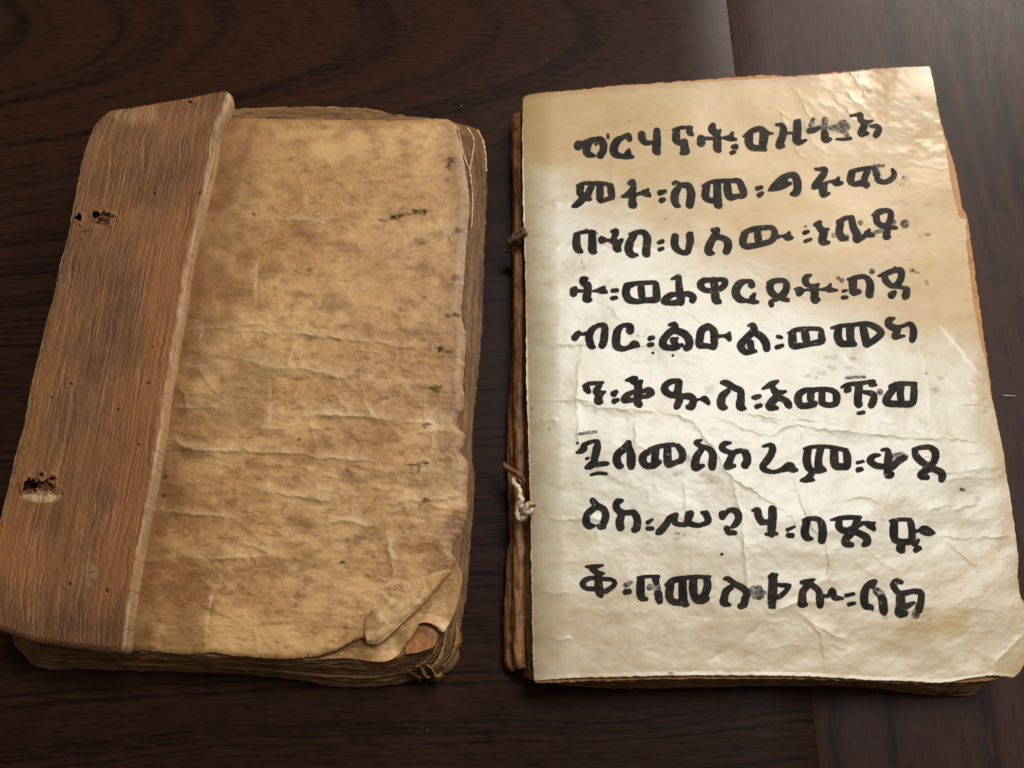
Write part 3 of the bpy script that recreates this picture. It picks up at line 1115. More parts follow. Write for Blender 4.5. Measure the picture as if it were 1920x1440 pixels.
# --- stack of vellum leaves, splayed towards the table
LT_top = [(205, 240), (330, 236), (440, 222), (560, 222), (700, 224), (800, 224), (835, 226)]
LT_right = [(835, 226), (855, 245), (866, 285), (875, 330), (878, 400), (872, 470), (868, 540), (866, 600), (871, 650), (868, 716),
            (867, 770), (864, 830), (872, 880), (874, 950), (867, 1000), (862, 1060), (858, 1110), (850, 1150), (836, 1182)]
LT_bot = [(22, 1186), (80, 1206), (160, 1217), (250, 1222), (350, 1227), (440, 1232), (560, 1236), (640, 1236), (700, 1238),
          (760, 1228), (800, 1210), (836, 1182)]
LT_left = [(205, 240), (170, 330), (150, 420), (130, 520), (100, 640), (70, 780), (45, 900), (20, 1010), (8, 1100), (22, 1186)]
LB_top = [(212, 252), (330, 230), (440, 207), (500, 203), (600, 202), (690, 204), (715, 210), (745, 217), (820, 226), (880, 238), (893, 243)]
LB_right = [(893, 243), (905, 258), (911, 290), (912, 350), (909, 430), (906, 520), (904, 600), (897, 690), (888, 770), (884, 850),
            (889, 900), (886, 960), (881, 1020), (875, 1100), (867, 1150), (861, 1200), (861, 1232)]
LB_bot = [(28, 1212), (50, 1232), (62, 1247), (85, 1253), (160, 1253), (250, 1256), (340, 1258), (440, 1262), (520, 1268), (600, 1281),
          (650, 1286), (700, 1287), (745, 1281), (790, 1270), (815, 1268), (845, 1256), (861, 1232)]
LB_left = [(212, 252), (176, 340), (156, 430), (136, 530), (106, 650), (76, 790), (50, 910), (26, 1020), (14, 1110), (28, 1212)]


def lerp_side(a, b, t, n=60):
    A, Bc = resample(a, n), resample(b, n)
    return A * (1 - t) + Bc * t


def stack(parent, tops, bots, n, z_hi, z_lo, mats, splay, seed, amp=(2.0, 1.6), name='leaf', warp=None):
    for i in range(n):
        t = i / (n - 1.0)                   # 0 = highest leaf
        f = splay(t)
        sides = [lerp_side(a, b, f) for a, b in zip(tops, bots)]
        sd = seed + i
        j = rng.randn(4) * amp[0] * (0.35 + 0.65 * min(1, 3 * t))
        if i == n - 1:
            j *= 0
        off = [(0, j[0]), (j[1], 0), (0, j[2]), (j[3], 0)]
        for s_, o_ in zip(sides, off):
            s_ += np.array(o_)[None]
        # corners meet again
        T_, R_, B_, L_ = sides
        for (p, pi), (q_, qi) in (((T_, 0), (L_, 0)), ((T_, -1), (R_, 0)), ((B_, 0), (L_, -1)), ((B_, -1), (R_, -1))):
            m_ = (p[pi] + q_[qi]) / 2
            for c_, ci in ((p, pi), (q_, qi)):
                w_ = np.linspace(1, 0, 60)[:, None] ** 3
                if ci == -1:
                    w_ = w_[::-1]
                c_ += w_ * (m_ - c_[ci])
        px_, py_, u_, v_ = coons(T_, R_, B_, L_, 64, 84, rag=amp[1], seed=sd, smooth=False)
        zc = z_hi + (z_lo - z_hi) * t
        pitch = (z_hi - z_lo) / (n - 1)
        ed = np.minimum(np.minimum(u_, 1 - u_) * 1.0, np.minimum(v_, 1 - v_))
        w = np.exp(-ed / 0.05)
        slope = 0.0 if warp is None else warp(px_, py_) * (1 - t)
        z_ = zc + slope + pitch * 0.22 * w * fbm(px_ / 60.0, py_ / 60.0, 3, sd)
        z_ = z_ + pitch * 0.45 * w * pnoise(px_ / 90.0, py_ / 90.0, seed + i // 2)
        z_ = np.maximum(z_, 0.35)
        o = sheet(name, px_, py_, z_, pitch * 0.62, mats[i % len(mats)], parent,
                  attrs={'stain_and_shade': np.clip(0.7 * sstep(-0.2, 0.8, fbm(px_ / 50, py_ / 50, 3, sd)) + 0.5 * (rng.rand() - 0.3), 0, 1)}, full_bottom=False, flange=0.35)


stack(lb, (LT_top, LT_right, LT_bot, LT_left), (LB_top, LB_right, LB_bot, LB_left), 22, 13.1, 0.75,
      [M_LEAF, M_LEAF2, M_LEAF], lambda t: min(1.0, 0.02 + 1.05 * t ** 0.85), 100)

# --- top leaf of the left book
P_top = [(372, 226), (440, 222), (560, 224), (700, 226), (760, 226), (820, 223), (840, 224)]
P_right = [(840, 224), (850, 230), (857, 240), (864, 270), (871, 312), (878, 360), (880, 394), (877, 421), (873, 475), (868, 540),
           (864, 594), (873, 627), (871, 675), (868, 716), (870, 743), (868, 768), (859, 781), (855, 797), (870, 816), (867, 838),
           (861, 847), (873, 861), (877, 870), (875, 930), (875, 957), (866, 992), (850, 1019), (846, 1038), (856, 1053),
           (844, 1070), (825, 1094), (806, 1116), (785, 1137), (760, 1160), (733, 1186), (708, 1207)]
P_bot = [(196, 1216), (250, 1219), (281, 1220), (331, 1225), (375, 1226), (394, 1222), (437, 1229), (467, 1231), (521, 1235),
         (575, 1232), (602, 1228), (635, 1217), (660, 1203), (685, 1196), (708, 1207)]
P_left = [(372, 226), (345, 400), (300, 650), (258, 900), (225, 1080), (196, 1216)]
PX, PY, U, V = coons(P_top, P_right, P_bot, P_left, 460, 700, rag=0.9, seed=9)
fx, fy = PX.ravel(), PY.ravel()
L_cre = [
    ([(485, 411), (520, 411), (548, 412), (575, 413), (603, 416), (618, 408), (646, 413)], .34, 9),
    ([(445, 608), (494, 605), (521, 597), (556, 588)], .30, 10),
    ([(425, 622), (486, 619), (505, 625), (554, 624), (624, 633), (684, 640), (779, 643)], .34, 10),
    ([(430, 668), (455, 675), (494, 684), (519, 692), (548, 689), (592, 696), (630, 705), (662, 704), (684, 711)], .48, 13),
    ([(500, 775), (554, 780), (597, 776), (613, 778), (673, 781), (725, 785), (779, 791), (819, 792), (858, 787)], .50, 14),
    ([(420, 842), (481, 846), (548, 849), (592, 856), (650, 861), (680, 863), (716, 860)], .36, 9),
    ([(462, 911), (508, 923), (556, 930), (575, 933), (632, 941)], .40, 11),
    ([(471, 802), (529, 804), (567, 793), (588, 801)], .25, 9),
    ([(598, 984), (646, 976), (678, 985), (711, 986)], .34, 12),
    ([(705, 935), (735, 943), (765, 938), (819, 935), (864, 928)], .36, 11),
    ([(290, 957), (344, 961), (390, 966), (447, 972)], .32, 8),
    ([(338, 1036), (369, 1048), (416, 1047), (480, 1044)], .30, 10),
    ([(318, 762), (375, 765), (412, 761)], .24, 8),
    ([(312, 824), (332, 826), (350, 840), (390, 845), (425, 845), (478, 838)], .42, 10),
    ([(342, 617), (400, 615), (440, 611)], .24, 8),
    ([(335, 680), (362, 690), (395, 684)], .22, 10),
    ([(500, 640), (506, 700), (510, 760), (508, 812)], -.14, 12),
    ([(487, 470), (482, 540), (484, 600)], -.16, 9),
    ([(416, 1046), (414, 1090), (397, 1128), (391, 1170), (388, 1221)], -.26, 8),
    ([(722, 985), (732, 1040), (738, 1090)], .30, 9),
    ([(630, 742), (650, 765), (654, 781)], .20, 8), ([(680, 735), (686, 765), (700, 783)], .22, 8),
    ([(560, 870), (590, 885), (640, 900)], .24, 12), ([(740, 820), (790, 812), (835, 800)], .18, 10),
    ([(440, 1015), (470, 1022), (500, 1032), (512, 1050)], .22, 10),
    ([(840, 920), (800, 960), (745, 1000), (700, 1020)], .16, 14),
    ([(575, 890), (600, 915), (660, 930)], .18, 12), ([(470, 1170), (480, 1195), (485, 1233)], .14, 8),
    ([(620, 470), (700, 455), (770, 470)], .10, 16), ([(560, 300), (620, 285), (700, 270)], .10, 14),
]
def small_creases(n, x0, x1, y0, y1, ang, spread, h, w, seed):
    r_ = np.random.RandomState(seed)
    out = []
    for _ in range(n):
        cx_, cy_ = r_.uniform(x0, x1), r_.uniform(y0, y1)
        a_ = math.radians(ang + r_.randn() * spread)
        ln = r_.uniform(14, 70)
        k_ = r_.randn() * 0.18
        p_ = [(cx_ + math.cos(a_) * ln * t_ - math.sin(a_) * (k_ * ln * (1 - t_ * t_)),
               cy_ + math.sin(a_) * ln * t_ + math.cos(a_) * (k_ * ln * (1 - t_ * t_))) for t_ in (-1, -.5, 0, .5, 1)]
        out.append((p_, h * r_.uniform(0.35, 1.0), w * r_.uniform(0.6, 1.3)))
    return out


L_small = small_creases(70, 330, 840, 570, 1190, 4, 14, .17, 8, 4) + small_creases(26, 420, 860, 260, 600, 10, 30, .09, 9, 5) \
    + small_creases(24, 380, 840, 600, 1180, 85, 22, .12, 8, 6) + small_creases(16, 300, 400, 600, 900, 10, 25, .2, 7, 8)
Zl = 14.15 + 0.30 * fbm(PX / 210.0, PY / 160.0, 2, 50)
Zl = Zl.ravel() + crease_field(fx, fy, [(a, b * 1.75, c * 0.72) for a, b, c in L_cre + L_small])
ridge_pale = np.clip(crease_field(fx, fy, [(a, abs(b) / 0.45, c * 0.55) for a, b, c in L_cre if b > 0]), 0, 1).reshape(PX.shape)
amp_w = 0.35 + 0.65 * sstep(480, 640, PY)
Zl = Zl.reshape(PX.shape)
Zl += amp_w * (0.055 * ridged(PX / 62.0 + .4 * pnoise(PX / 50, PY / 50, 4), PY / 30.0, 3, 14) + 0.07 * fbm(PX / 30.0, PY / 20.0, 4, 61))
Zl += 0.03 * fbm(PX / 12.0, PY / 9.0, 3, 71)
Zl += 0.9 * np.clip(1 - (1 - U) * 34, 0, 1) ** 2 * 0 - 0.7 * np.clip(1 - (1 - U) / 0.035, 0, 1) ** 2 * sstep(0.95, 0.75, V)
Zl -= 0.45 * np.clip(1 - V / 0.02, 0, 1) ** 2
Zl -= 0.5 * np.clip(1 - (1 - V) / 0.012, 0, 1) ** 2
Zl += 0.17 * amp_w * fbm(PX / 95.0, PY / 36.0, 3, 261, 0.45)
Zl = Zl + 0.35
stain_and_shade = 0.5 * (1 - sstep(440, 520, PX + 42 * fbm(PX / 60, PY / 60, 4, 5) + 0.0 * PY)) * sstep(600, 560, PY)
stain_and_shade = np.maximum(stain_and_shade, 0.85 * (1 - sstep(-20, 130, PX - (430 - (PY - 175) * 0.172) + 34 * fbm(PX / 50, PY / 60, 3, 6))))
stain_and_shade = np.maximum(stain_and_shade, 0.4 * (1 - sstep(490, 520, PX + 16 * fbm(PX / 40, PY / 40, 3, 5))) * sstep(630, 680, PY) * sstep(840, 780, PY))
stain_and_shade = np.maximum(stain_and_shade, 0.5 * (1 - sstep(-14, 10, PX - np.interp(PY, [1040, 1090, 1130, 1220], [416, 414, 397, 388]) + 12 * fbm(PX / 26, PY / 26, 3, 4)))
                   * sstep(1020, 1060, PY))
stain_and_shade = np.maximum(stain_and_shade, 0.5 * sstep(0.15, 0.9, fbm(PX / 90.0, PY / 55.0, 4, 88)))
stain_and_shade = np.maximum(stain_and_shade, 0.5 * sstep(0.02, 0.0, V))
stain_and_shade = np.maximum(stain_and_shade, 0.55 * np.clip(1 - (1 - U) / 0.10 + 0.4 * fbm(PX / 40, PY / 50, 3, 90), 0, 1))
stain_and_shade = np.maximum(stain_and_shade, 0.6 * sstep(0.3, 1.0, fbm(PX / 34.0, PY / 14.0, 4, 91)) * sstep(540, 700, PY))
pale = 0.75 * sstep(0.25, 0.9, fbm(PX / 110.0, PY / 75.0, 4, 99) + 0.5 * sstep(1000, 1200, PY)) * (1 - stain_and_shade)
red = blob_field(fx, fy, [(862, 770, 26, 50, .6), (852, 838, 26, 26, .7), (850, 795, 30, 6, .8), (850, 985, 16, 34, .4), (870, 700, 7, 46, .6)], 3)
smudge = blob_field(fx, fy, [(845, 300, 8, 6, .8), (842, 312, 6, 9, .8), (838, 338, 6, 5, .5), (720, 413, 12, 4, .6), (738, 408, 10, 5, 1), (752, 404, 9, 5, .9),
                              (766, 401, 9, 4, .8), (783, 397, 14, 6, 1), (796, 398, 9, 7, 1), (788, 453, 13, 9, .55), (822, 445, 12, 8, .3), (860, 433, 12, 7, .7),
                              (853, 520, 10, 8, .6), (840, 592, 10, 5, .8), (853, 591, 10, 5, .9), (826, 655, 9, 7, .9), (840, 660, 14, 4, .7),
                              (818, 728, 15, 6, .85), (800, 797, 10, 6, .9), (865, 797, 8, 9, .7), (780, 872, 18, 3, .8), (795, 868, 14, 3, .9), (785, 880, 5, 10, .7),
                              (798, 938, 9, 7, .9), (788, 948, 6, 6, .6), (560, 824, 4, 3, 1), (643, 1054, 7, 3, 1), (651, 1011, 5, 4, .6), (476, 401, 4, 4, 1),
                              (470, 1050, 3, 3, .4), (580, 506, 6, 5, .6), (555, 507, 6, 5, .4), (720, 747, 10, 4, .5), (665, 706, 16, 4, .5),
                              (640, 612, 14, 6, .35), (796, 558, 5, 4, .6), (750, 580, 7, 4, .5), (600, 578, 7, 4, .5), (634, 637, 8, 3, .5), (793, 637, 7, 5, .5),
                              (530, 955, 4, 4, .5), (663, 816, 6, 5, .45), (630, 556, 22, 8, .22), (560, 552, 26, 9, .22), (307, 929, 4, 4, .9),
                              (310, 895, 5, 6, .7), (345, 645, 9, 5, .4), (360, 592, 12, 9, .35), (415, 710, 4, 3, .5)], 12)
smudge = smudge.reshape(PX.shape)
sheet('page', PX, PY, Zl, 0.45, M_OLD, lb,
      attrs={'stain_and_shade': np.clip(stain_and_shade, 0, 1), 'red': red * 0.7, 'smudge': smudge, 'pale': pale, 'ridge': ridge_pale}, flange=0.10)

# --- curled lower right corner: the folded back tip, then the leaves below it
F_up = [(686, 1156), (694, 1146), (705, 1134), (716, 1119), (728, 1108), (738, 1098), (752, 1094), (770, 1086), (790, 1081), (812, 1074),
        (836, 1068), (856, 1050)]
F_lo = [(688, 1206), (708, 1207), (733, 1188), (760, 1162), (785, 1139), (806, 1118), (825, 1096), (844, 1072), (857, 1052)]
PX, PY, U, V = coons(F_up, [(856, 1050), (857, 1052)], F_lo, [(686, 1156), (684, 1180), (688, 1206)], 190, 60, rag=0.8, seed=15)
Zf = 15.3 + 0.8 * sstep(0.0, 0.8, V) - 0.45 * sstep(0.82, 1.0, V) ** 2 + 0.35 * np.clip(pnoise(PX / 25, PY / 25, 4), 0, 1)
Zf += 0.06 * fbm(PX / 12, PY / 12, 3, 44)
stf = 0.45 * (1 - sstep(0.05, 0.22, U + 0.05 * fbm(PX / 14, PY / 14, 3, 8))) + 0.35 * sstep(-.1, .6, fbm(PX / 20, PY / 14, 3, 10))
sheet('folded_corner', PX, PY, Zf, 0.24, M_OLD_PALE, lb, attrs={'stain_and_shade': np.clip(stf, 0, 1), 'red': 0.12 * (1 - sstep(0.05, .18, U))})
tube('rolled_edge', [(744, 1104, 16.2), (740, 1098, 16.8), (734, 1097, 17.2), (730, 1102, 17.2), (731, 1109, 16.8), (736, 1112, 16.4)],
     0.16, M_OLD_PALE, lb, lump=0.4)

# leaf just below, cupped and catching the light along its rim
C_up = [(700, 1206), (740, 1178), (790, 1128), (830, 1085), (856, 1056)]
C_lo = [(600, 1236), (650, 1234), (690, 1239), (712, 1241), (730, 1238), (746, 1228), (757, 1212), (763, 1193), (772, 1178), (788, 1168),
        (806, 1168), (822, 1176), (832, 1186)]
C_ri = [(856, 1056), (864, 1070), (866, 1088), (862, 1112), (854, 1142), (845, 1164), (832, 1186)]
C_le = [(700, 1206), (672, 1212), (640, 1222), (600, 1236)]
PX, PY, U, V = coons(C_up, C_ri, C_lo, C_le, 130, 120, rag=0.7, seed=25)
roll = np.clip(1 - np.hypot((PX - 795) / 62, (PY - 1188) / 38), 0, 1)
Zc = 13.75 + 1.5 * sstep(0, 0.6, roll) + 1.2 * np.clip(1 - np.hypot((PX - 735) / 45, (PY - 1242) / 22), 0, 1) \
    + 0.5 * np.clip((PX - 838) / 26, 0, 1) + 0.05 * fbm(PX / 12, PY / 12, 3, 46)
sheet('turned_leaf', PX, PY, Zc, 0.25, M_OLD_PALE, lb,
      attrs={'stain_and_shade': np.clip(0.75 * (1 - sstep(670, 745, PX + 14 * fbm(PX / 20, PY / 20, 3, 3))) + 0.4 * (1 - sstep(0.3, 0.9, V + 0.15 * fbm(PX / 14, PY / 14, 3, 13))) + 0.3 * fbm(PX / 16, PY / 12, 3, 19), 0, 1)})  # shadow of the flap put into the colour, left and near the fold
# amber leaf inside the roll
D_up = [(766, 1192), (776, 1178), (792, 1172), (808, 1174), (818, 1184)]
D_ri = [(818, 1184), (820, 1196), (814, 1212)]
D_lo = [(762, 1226), (780, 1224), (800, 1218), (814, 1212)]
D_le = [(766, 1192), (760, 1208), (762, 1226)]
PX, PY, U, V = coons(D_up, D_ri, D_lo, D_le, 60, 50, rag=0.5, seed=35)
Zd = 13.5 + 0.9 * (V - 0.1) ** 2 - 0.2 * sstep(0.35, 0, V) + 0.05 * fbm(PX / 12, PY / 12, 3, 47)
sheet('inner_leaf', PX, PY, Zd, 0.4, M_ORANGE, lb, attrs={'stain_and_shade': np.clip(0.55 + 0.5 * fbm(PX / 12, PY / 10, 3, 23), 0, 1)})
# crumpled ends of the leaves at this corner


def wall(name, pts, depth, thick, mat, parent, seed=0):
    """thin upright curl of a leaf edge: pts (px, py, z of its upper rim)"""
    P = crom(pts, 2.0)
    X, Y, Z = unproject(P[:, 0], P[:, 1], P[:, 2])
    n = len(P)
    t = np.stack([np.gradient(X), np.gradient(Y)], 1)
    t /= np.linalg.norm(t, axis=1)[:, None] + 1e-9
    nr = np.stack([-t[:, 1], t[:, 0]], 1)
    Z = Z + 0.25 * fbm(np.arange(n) / 5.0, np.zeros(n) + seed, 3, seed)
    rows = []
    for dz, off in ((0, .2), (0, .5), (-.4, .5), (-1, .5), (-1, -.5), (-.4, -.5), (0, -.5), (0, -.2)):
        lean = 0.25 * depth * dz * np.sin(np.arange(n) / 9.0 + seed)
        rows.append(np.stack([X + nr[:, 0] * (off * thick + lean), Y + nr[:, 1] * (off * thick + lean),
                              np.maximum(0.1, Z + dz * depth + (0.12 if abs(off) < .3 else 0))], 1))
    m = len(rows)
    Vv = np.stack(rows, 1).reshape(-1, 3)
    i = np.arange(n - 1)[:, None] * m
    j = np.arange(m)[None]
    j2 = (j + 1) % m
    q = np.stack([i + j, i + m + j, i + m + j2, i + j2], -1).reshape(-1, 4)
    return mesh_from(name, Vv, q, mat, parent)


for pts, zz, dp, m_ in (
        ([(838, 1178), (834, 1198), (828, 1220), (820, 1238), (810, 1250)], (13, 12, 10.5, 9, 8), 5, M_OLD_PALE),
        ([(847, 1172), (844, 1196), (838, 1216), (828, 1236), (818, 1254)], (11.5, 10.5, 9, 8, 6.5), 5, M_LEAF),
        ([(856, 1166), (855, 1190), (852, 1212), (844, 1234), (832, 1250)], (9.5, 8.5, 7.5, 6.5, 5), 5, M_OLD),
        ([(820, 1206), (812, 1224), (798, 1240), (780, 1250)], (12.5, 11.5, 10, 9), 5, M_OLD),
        ([(762, 1236), (778, 1243), (790, 1254), (797, 1268), (806, 1271)], (9.4, 8.6, 7.6, 6.6, 6), 4, M_LEAF),
        ([(800, 1246), (812, 1256), (818, 1268), (828, 1262)], (8.4, 7.4, 6.4, 6), 4, M_OLD),
        ([(740, 1246), (760, 1256), (780, 1266), (790, 1272)], (8, 7, 6, 5), 4, M_LEAF2)):
    wall('crumpled_edge', [(a[0], a[1], z_) for a, z_ in zip(pts, zz)], dp, 0.35, m_, lb, seed=int(zz[0] * 3))
# leaf with a torn, pale gutter shaped like a V at the upper right corner
for pts, zz, r_ in (([(858, 240), (863, 262), (868, 285), (874, 305), (880, 318), (884, 345)], (14.2, 14.0, 13.6, 13.0, 12.4, 12), 0.24),
                    ([(876, 240), (884, 252), (888, 265), (887, 282), (884, 300), (881, 318)], (12.6, 12.4, 12.2, 12.2, 12.2, 12.3), 0.26),
                    ([(894, 243), (904, 262), (910, 290), (911, 322)], (9.5, 9.3, 9, 8.5), 0.30),
                    ([(880, 318), (884, 345), (886, 380), (884, 430)], (12.2, 12, 11.6, 11.4), 0.2)):
    tube('frayed_edge', [(a[0], a[1], z_) for a, z_ in zip(pts, zz)], r_, M_OLD_PALE, lb, lump=0.9, seed=int(zz[0]), seg=8)
tube('sewing_thread', [(178, 416, 15.6), (186, 411, 16.6), (197, 409, 17.2), (206, 412, 16.4)], 0.55, M_THREAD, lb, twist=0.5)
tube('sewing_thread', [(180, 421, 15.4), (190, 418, 16.6), (202, 417, 16.2)], 0.45, M_THREAD, lb, twist=0.5)

# ------------------------------------------------------------------ right book
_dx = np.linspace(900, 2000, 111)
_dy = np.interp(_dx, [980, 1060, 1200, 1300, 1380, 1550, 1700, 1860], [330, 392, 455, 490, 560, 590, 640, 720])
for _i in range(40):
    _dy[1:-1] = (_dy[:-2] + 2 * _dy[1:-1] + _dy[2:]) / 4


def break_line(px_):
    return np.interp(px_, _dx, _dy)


rb = empty('manuscript_book', 0, 0)
tag(rb, 'cream parchment manuscript at right with nine lines of black handwritten script', 'book')

R_top = [(981, 184), (985, 180), (1000, 176), (1040, 172), (1110, 167), (1180, 161), (1240, 157), (1300, 154), (1400, 149),
         (1470, 145), (1500, 144), (1570, 138), (1640, 131), (1700, 126), (1743, 125)]
R_right = [(1743, 125), (1749, 150), (1753, 172), (1759, 208), (1763, 230), (1769, 255), (1776, 299), (1784, 347), (1791, 380), (1798, 404),
           (1802, 410), (1811, 412), (1811, 422), (1812, 441), (1812, 466), (1819, 521), (1825, 567), (1833, 613), (1841, 655), (1850, 686),
           (1857, 735), (1867, 778), (1874, 814), (1882, 854), (1888, 899), (1894, 934), (1900, 973), (1905, 1008), (1909, 1046),
           (1908, 1072), (1911, 1104), (1914, 1120), (1921, 1136), (1924, 1180), (1922, 1230), (1916, 1254), (1900, 1270)]
R_bot = [(1002, 1276), (1016, 1275), (1040, 1273), (1100, 1270), (1185, 1268), (1269, 1266), (1382, 1266), (1494, 1267), (1540, 1269),
         (1577, 1271), (1640, 1275), (1690, 1276), (1740, 1279), (1775, 1279), (1815, 1272), (1850, 1267), (1870, 1267), (1900, 1270)]
R_left = [(981, 184), (980, 220), (980, 300), (981, 400), (983, 440), (986, 560), (987, 700), (990, 800), (993, 900), (995, 950),
          (996, 1040), (998, 1150), (1000, 1240), (1002, 1276)]
PX, PY, U, V = coons(R_top, R_right, R_bot, R_left, 640, 860, rag=0.7, seed=77)
fx, fy = PX.ravel(), PY.ravel()
R_cre = [
    ([(1000, 385), (1050, 381), (1078, 378), (1120, 380)], .34, 9), ([(1002, 460), (1045, 465), (1075, 461), (1160, 463), (1260, 466), (1330, 462)], .26, 9),
    ([(1005, 643), (1040, 645), (1078, 646), (1160, 648), (1260, 650)], .26, 8), ([(992, 747), (1037, 751), (1082, 748), (1118, 752)], .36, 10),
    ([(1010, 789), (1030, 787), (1050, 790)], .22, 7),
    ([(1080, 752), (1130, 764), (1180, 766), (1230, 770), (1262, 776), (1300, 788), (1318, 800)], .40, 12),
    ([(1300, 786), (1350, 784), (1385, 797), (1412, 809), (1445, 815), (1462, 806), (1490, 795), (1512, 800), (1560, 806), (1660, 815), (1740, 821), (1862, 819)], .36, 10),
    ([(1260, 775), (1300, 788), (1320, 820), (1340, 842), (1360, 880), (1390, 905), (1430, 930), (1460, 950), (1490, 975), (1506, 996)], .24, 7),
    ([(1370, 880), (1380, 930), (1390, 968), (1398, 1050), (1402, 1100), (1412, 1142)], .26, 8),
    ([(1480, 880), (1495, 910), (1510, 960), (1525, 990), (1550, 1022), (1557, 1082)], .30, 8),
    ([(1380, 770), (1460, 784), (1530, 786), (1600, 800)], .34, 13), ([(1400, 740), (1450, 762), (1490, 776), (1530, 792)], .24, 9),
    ([(1790, 756), (1830, 757), (1874, 762)], .22, 7), ([(1760, 1003), (1812, 1008), (1897, 1006)], .34, 8),
    ([(1770, 1010), (1800, 1035), (1840, 1072)], .26, 10), ([(1008, 968), (1050, 975), (1094, 972), (1150, 976)], .30, 9),
    ([(1012, 1110), (1040, 1112), (1080, 1112)], .26, 8), ([(1450, 1150), (1480, 1136), (1512, 1129), (1560, 1128)], .34, 9),
    ([(1490, 1141), (1512, 1158), (1525, 1172), (1541, 1198), (1546, 1232), (1547, 1265)], .30, 8),
    ([(1520, 1165), (1555, 1186), (1596, 1202)], .26, 8), ([(1550, 1030), (1556, 1072), (1528, 1100)], .30, 8),
    ([(1450, 1150), (1400, 1194), (1310, 1250)], -.36, 18), ([(1860, 1262), (1872, 1238), (1900, 1210), (1921, 1188)], .28, 7),
    ([(1750, 600), (1780, 628), (1830, 690), (1846, 705)], .30, 8), ([(1640, 790), (1700, 795), (1760, 800)], .16, 8),
    ([(1095, 640), (1084, 700), (1082, 770), (1088, 860)], .18, 7), ([(1190, 790), (1192, 830), (1190, 850)], .20, 7),
    ([(1283, 905), (1286, 925), (1284, 960)], .18, 7), ([(1494, 790), (1497, 830), (1492, 850)], .2, 7),
    ([(1722, 640), (1738, 700), (1745, 790)], .14, 8), ([(1745, 812), (1800, 823), (1866, 836)], .24, 7), ([(1650, 760), (1700, 764), (1740, 756)], .16, 7),
    ([(1700, 878), (1780, 885), (1850, 878), (1880, 874)], .26, 8), ([(1760, 900), (1820, 895), (1870, 898)], .16, 7),
    ([(1700, 860), (1800, 850), (1870, 846)], .14, 7), ([(1230, 560), (1300, 590), (1340, 640), (1370, 680)], .18, 10),
    ([(1100, 500), (1150, 540), (1200, 560)], .14, 9), ([(1150, 300), (1153, 350), (1190, 400)], .16, 8),
    ([(1560, 180), (1590, 205), (1600, 230)], .3, 9), ([(1585, 170), (1605, 190), (1640, 215)], .28, 9), ([(1500, 190), (1560, 200), (1610, 240)], .25, 10),
    ([(1640, 165), (1680, 190), (1730, 215), (1762, 250)], .34, 13), ([(1700, 300), (1740, 312), (1782, 318)], .2, 9),
    ([(1380, 490), (1440, 530), (1500, 545)], .14, 9), ([(1560, 640), (1600, 680), (1640, 684), (1700, 672)], .16, 8),
    ([(1110, 870), (1160, 900), (1210, 920)], .15, 10), ([(1600, 1000), (1640, 1040), (1700, 1090)], .14, 12),
    ([(1575, 940), (1620, 930), (1660, 950)], .14, 9), ([(1740, 960), (1760, 950), (1790, 945)], .2, 6), ([(1785, 955), (1810, 950), (1835, 945)], .2, 6),
    ([(1030, 1195), (1045, 1200), (1075, 1198)], .22, 6), ([(1060, 500), (1120, 560), (1180, 600)], .12, 9),
    ([(1820, 740), (1835, 748), (1850, 742)], .22, 5), ([(1815, 715), (1830, 722), (1846, 716)], .22, 5), ([(1822, 765), (1838, 770), (1852, 768)], .2, 5),
]
Zr = np.zeros(PX.shape)
# the leaf hangs over the spine on the left, dips to the right
dl = PX - np.interp(PY, [184, 1276], [980, 1002])
Zr -= 2.2 * np.clip(1 - dl / 62.0, 0, 1) ** 2
# large undulation: above the diagonal the sheet leans away from the window
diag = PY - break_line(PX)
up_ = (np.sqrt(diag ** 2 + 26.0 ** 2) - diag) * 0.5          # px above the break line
Zr += -0.013 * up_
Zr += 2.8 * np.exp(-(((PX - 1738) / 100.0) ** 2 + ((PY - 150) / 98.0) ** 2) * (1 + 0.25 * fbm(PX / 60, PY / 40, 3, 7)))
low = PY - (900 + 60 * np.exp(-((PX - 1420) / 220.0) ** 2))
Zr += -0.0020 * (np.sqrt(low ** 2 + 60.0 ** 2) + low) * 0.5
Zr += 0.40 * fbm(PX / 210.0, PY / 170.0, 2, 150)
R_small = small_creases(60, 1020, 1860, 420, 1240, 28, 16, .085, 7, 14) + small_creases(26, 1040, 1860, 600, 1200, -8, 14, .09, 7, 15) \
    + small_creases(20, 1080, 1700, 760, 1240, 80, 12, .08, 6, 16) + small_creases(14, 1480, 1640, 160, 260, 45, 14, .14, 6, 17)
Zr = Zr.ravel() + crease_field(fx, fy, [(a, b * 0.8, c * 0.72) for a, b, c in R_cre + R_small])
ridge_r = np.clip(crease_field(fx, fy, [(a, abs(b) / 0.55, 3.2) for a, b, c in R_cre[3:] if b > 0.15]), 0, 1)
Zr = Zr.reshape(PX.shape)
ampr = 0.35 + 0.65 * sstep(380, 520, diag + 400)
Zr += ampr * (0.024 * ridged(PX / 70.0 + 0.5 * PY / 70.0, PY / 55.0, 3, 114) + 0.085 * fbm((PX - PY * 0.8) / 70.0, (PY + PX * .4) / 48.0, 3, 161, 0.42))
Zr += 0.004 * fbm(PX / 9.0, PY / 9.0, 3, 171)
Zr += 0.10 * np.clip(1 - (1 - V) / 0.007, 0, 1)
Zr = 14.6 + Zr
ink = seg_field(fx, fy, ink_strokes, 5.0)
faded = seg_field(fx, fy, faded_strokes, 7.0)
ink = np.clip(ink, -6, 6)
faded = np.clip(faded, -6, 6)
stain_and_shade = 0.75 * np.clip(1 - V / 0.07 + 0.3 * fbm(PX / 60, PY / 30, 3, 61), 0, 1)
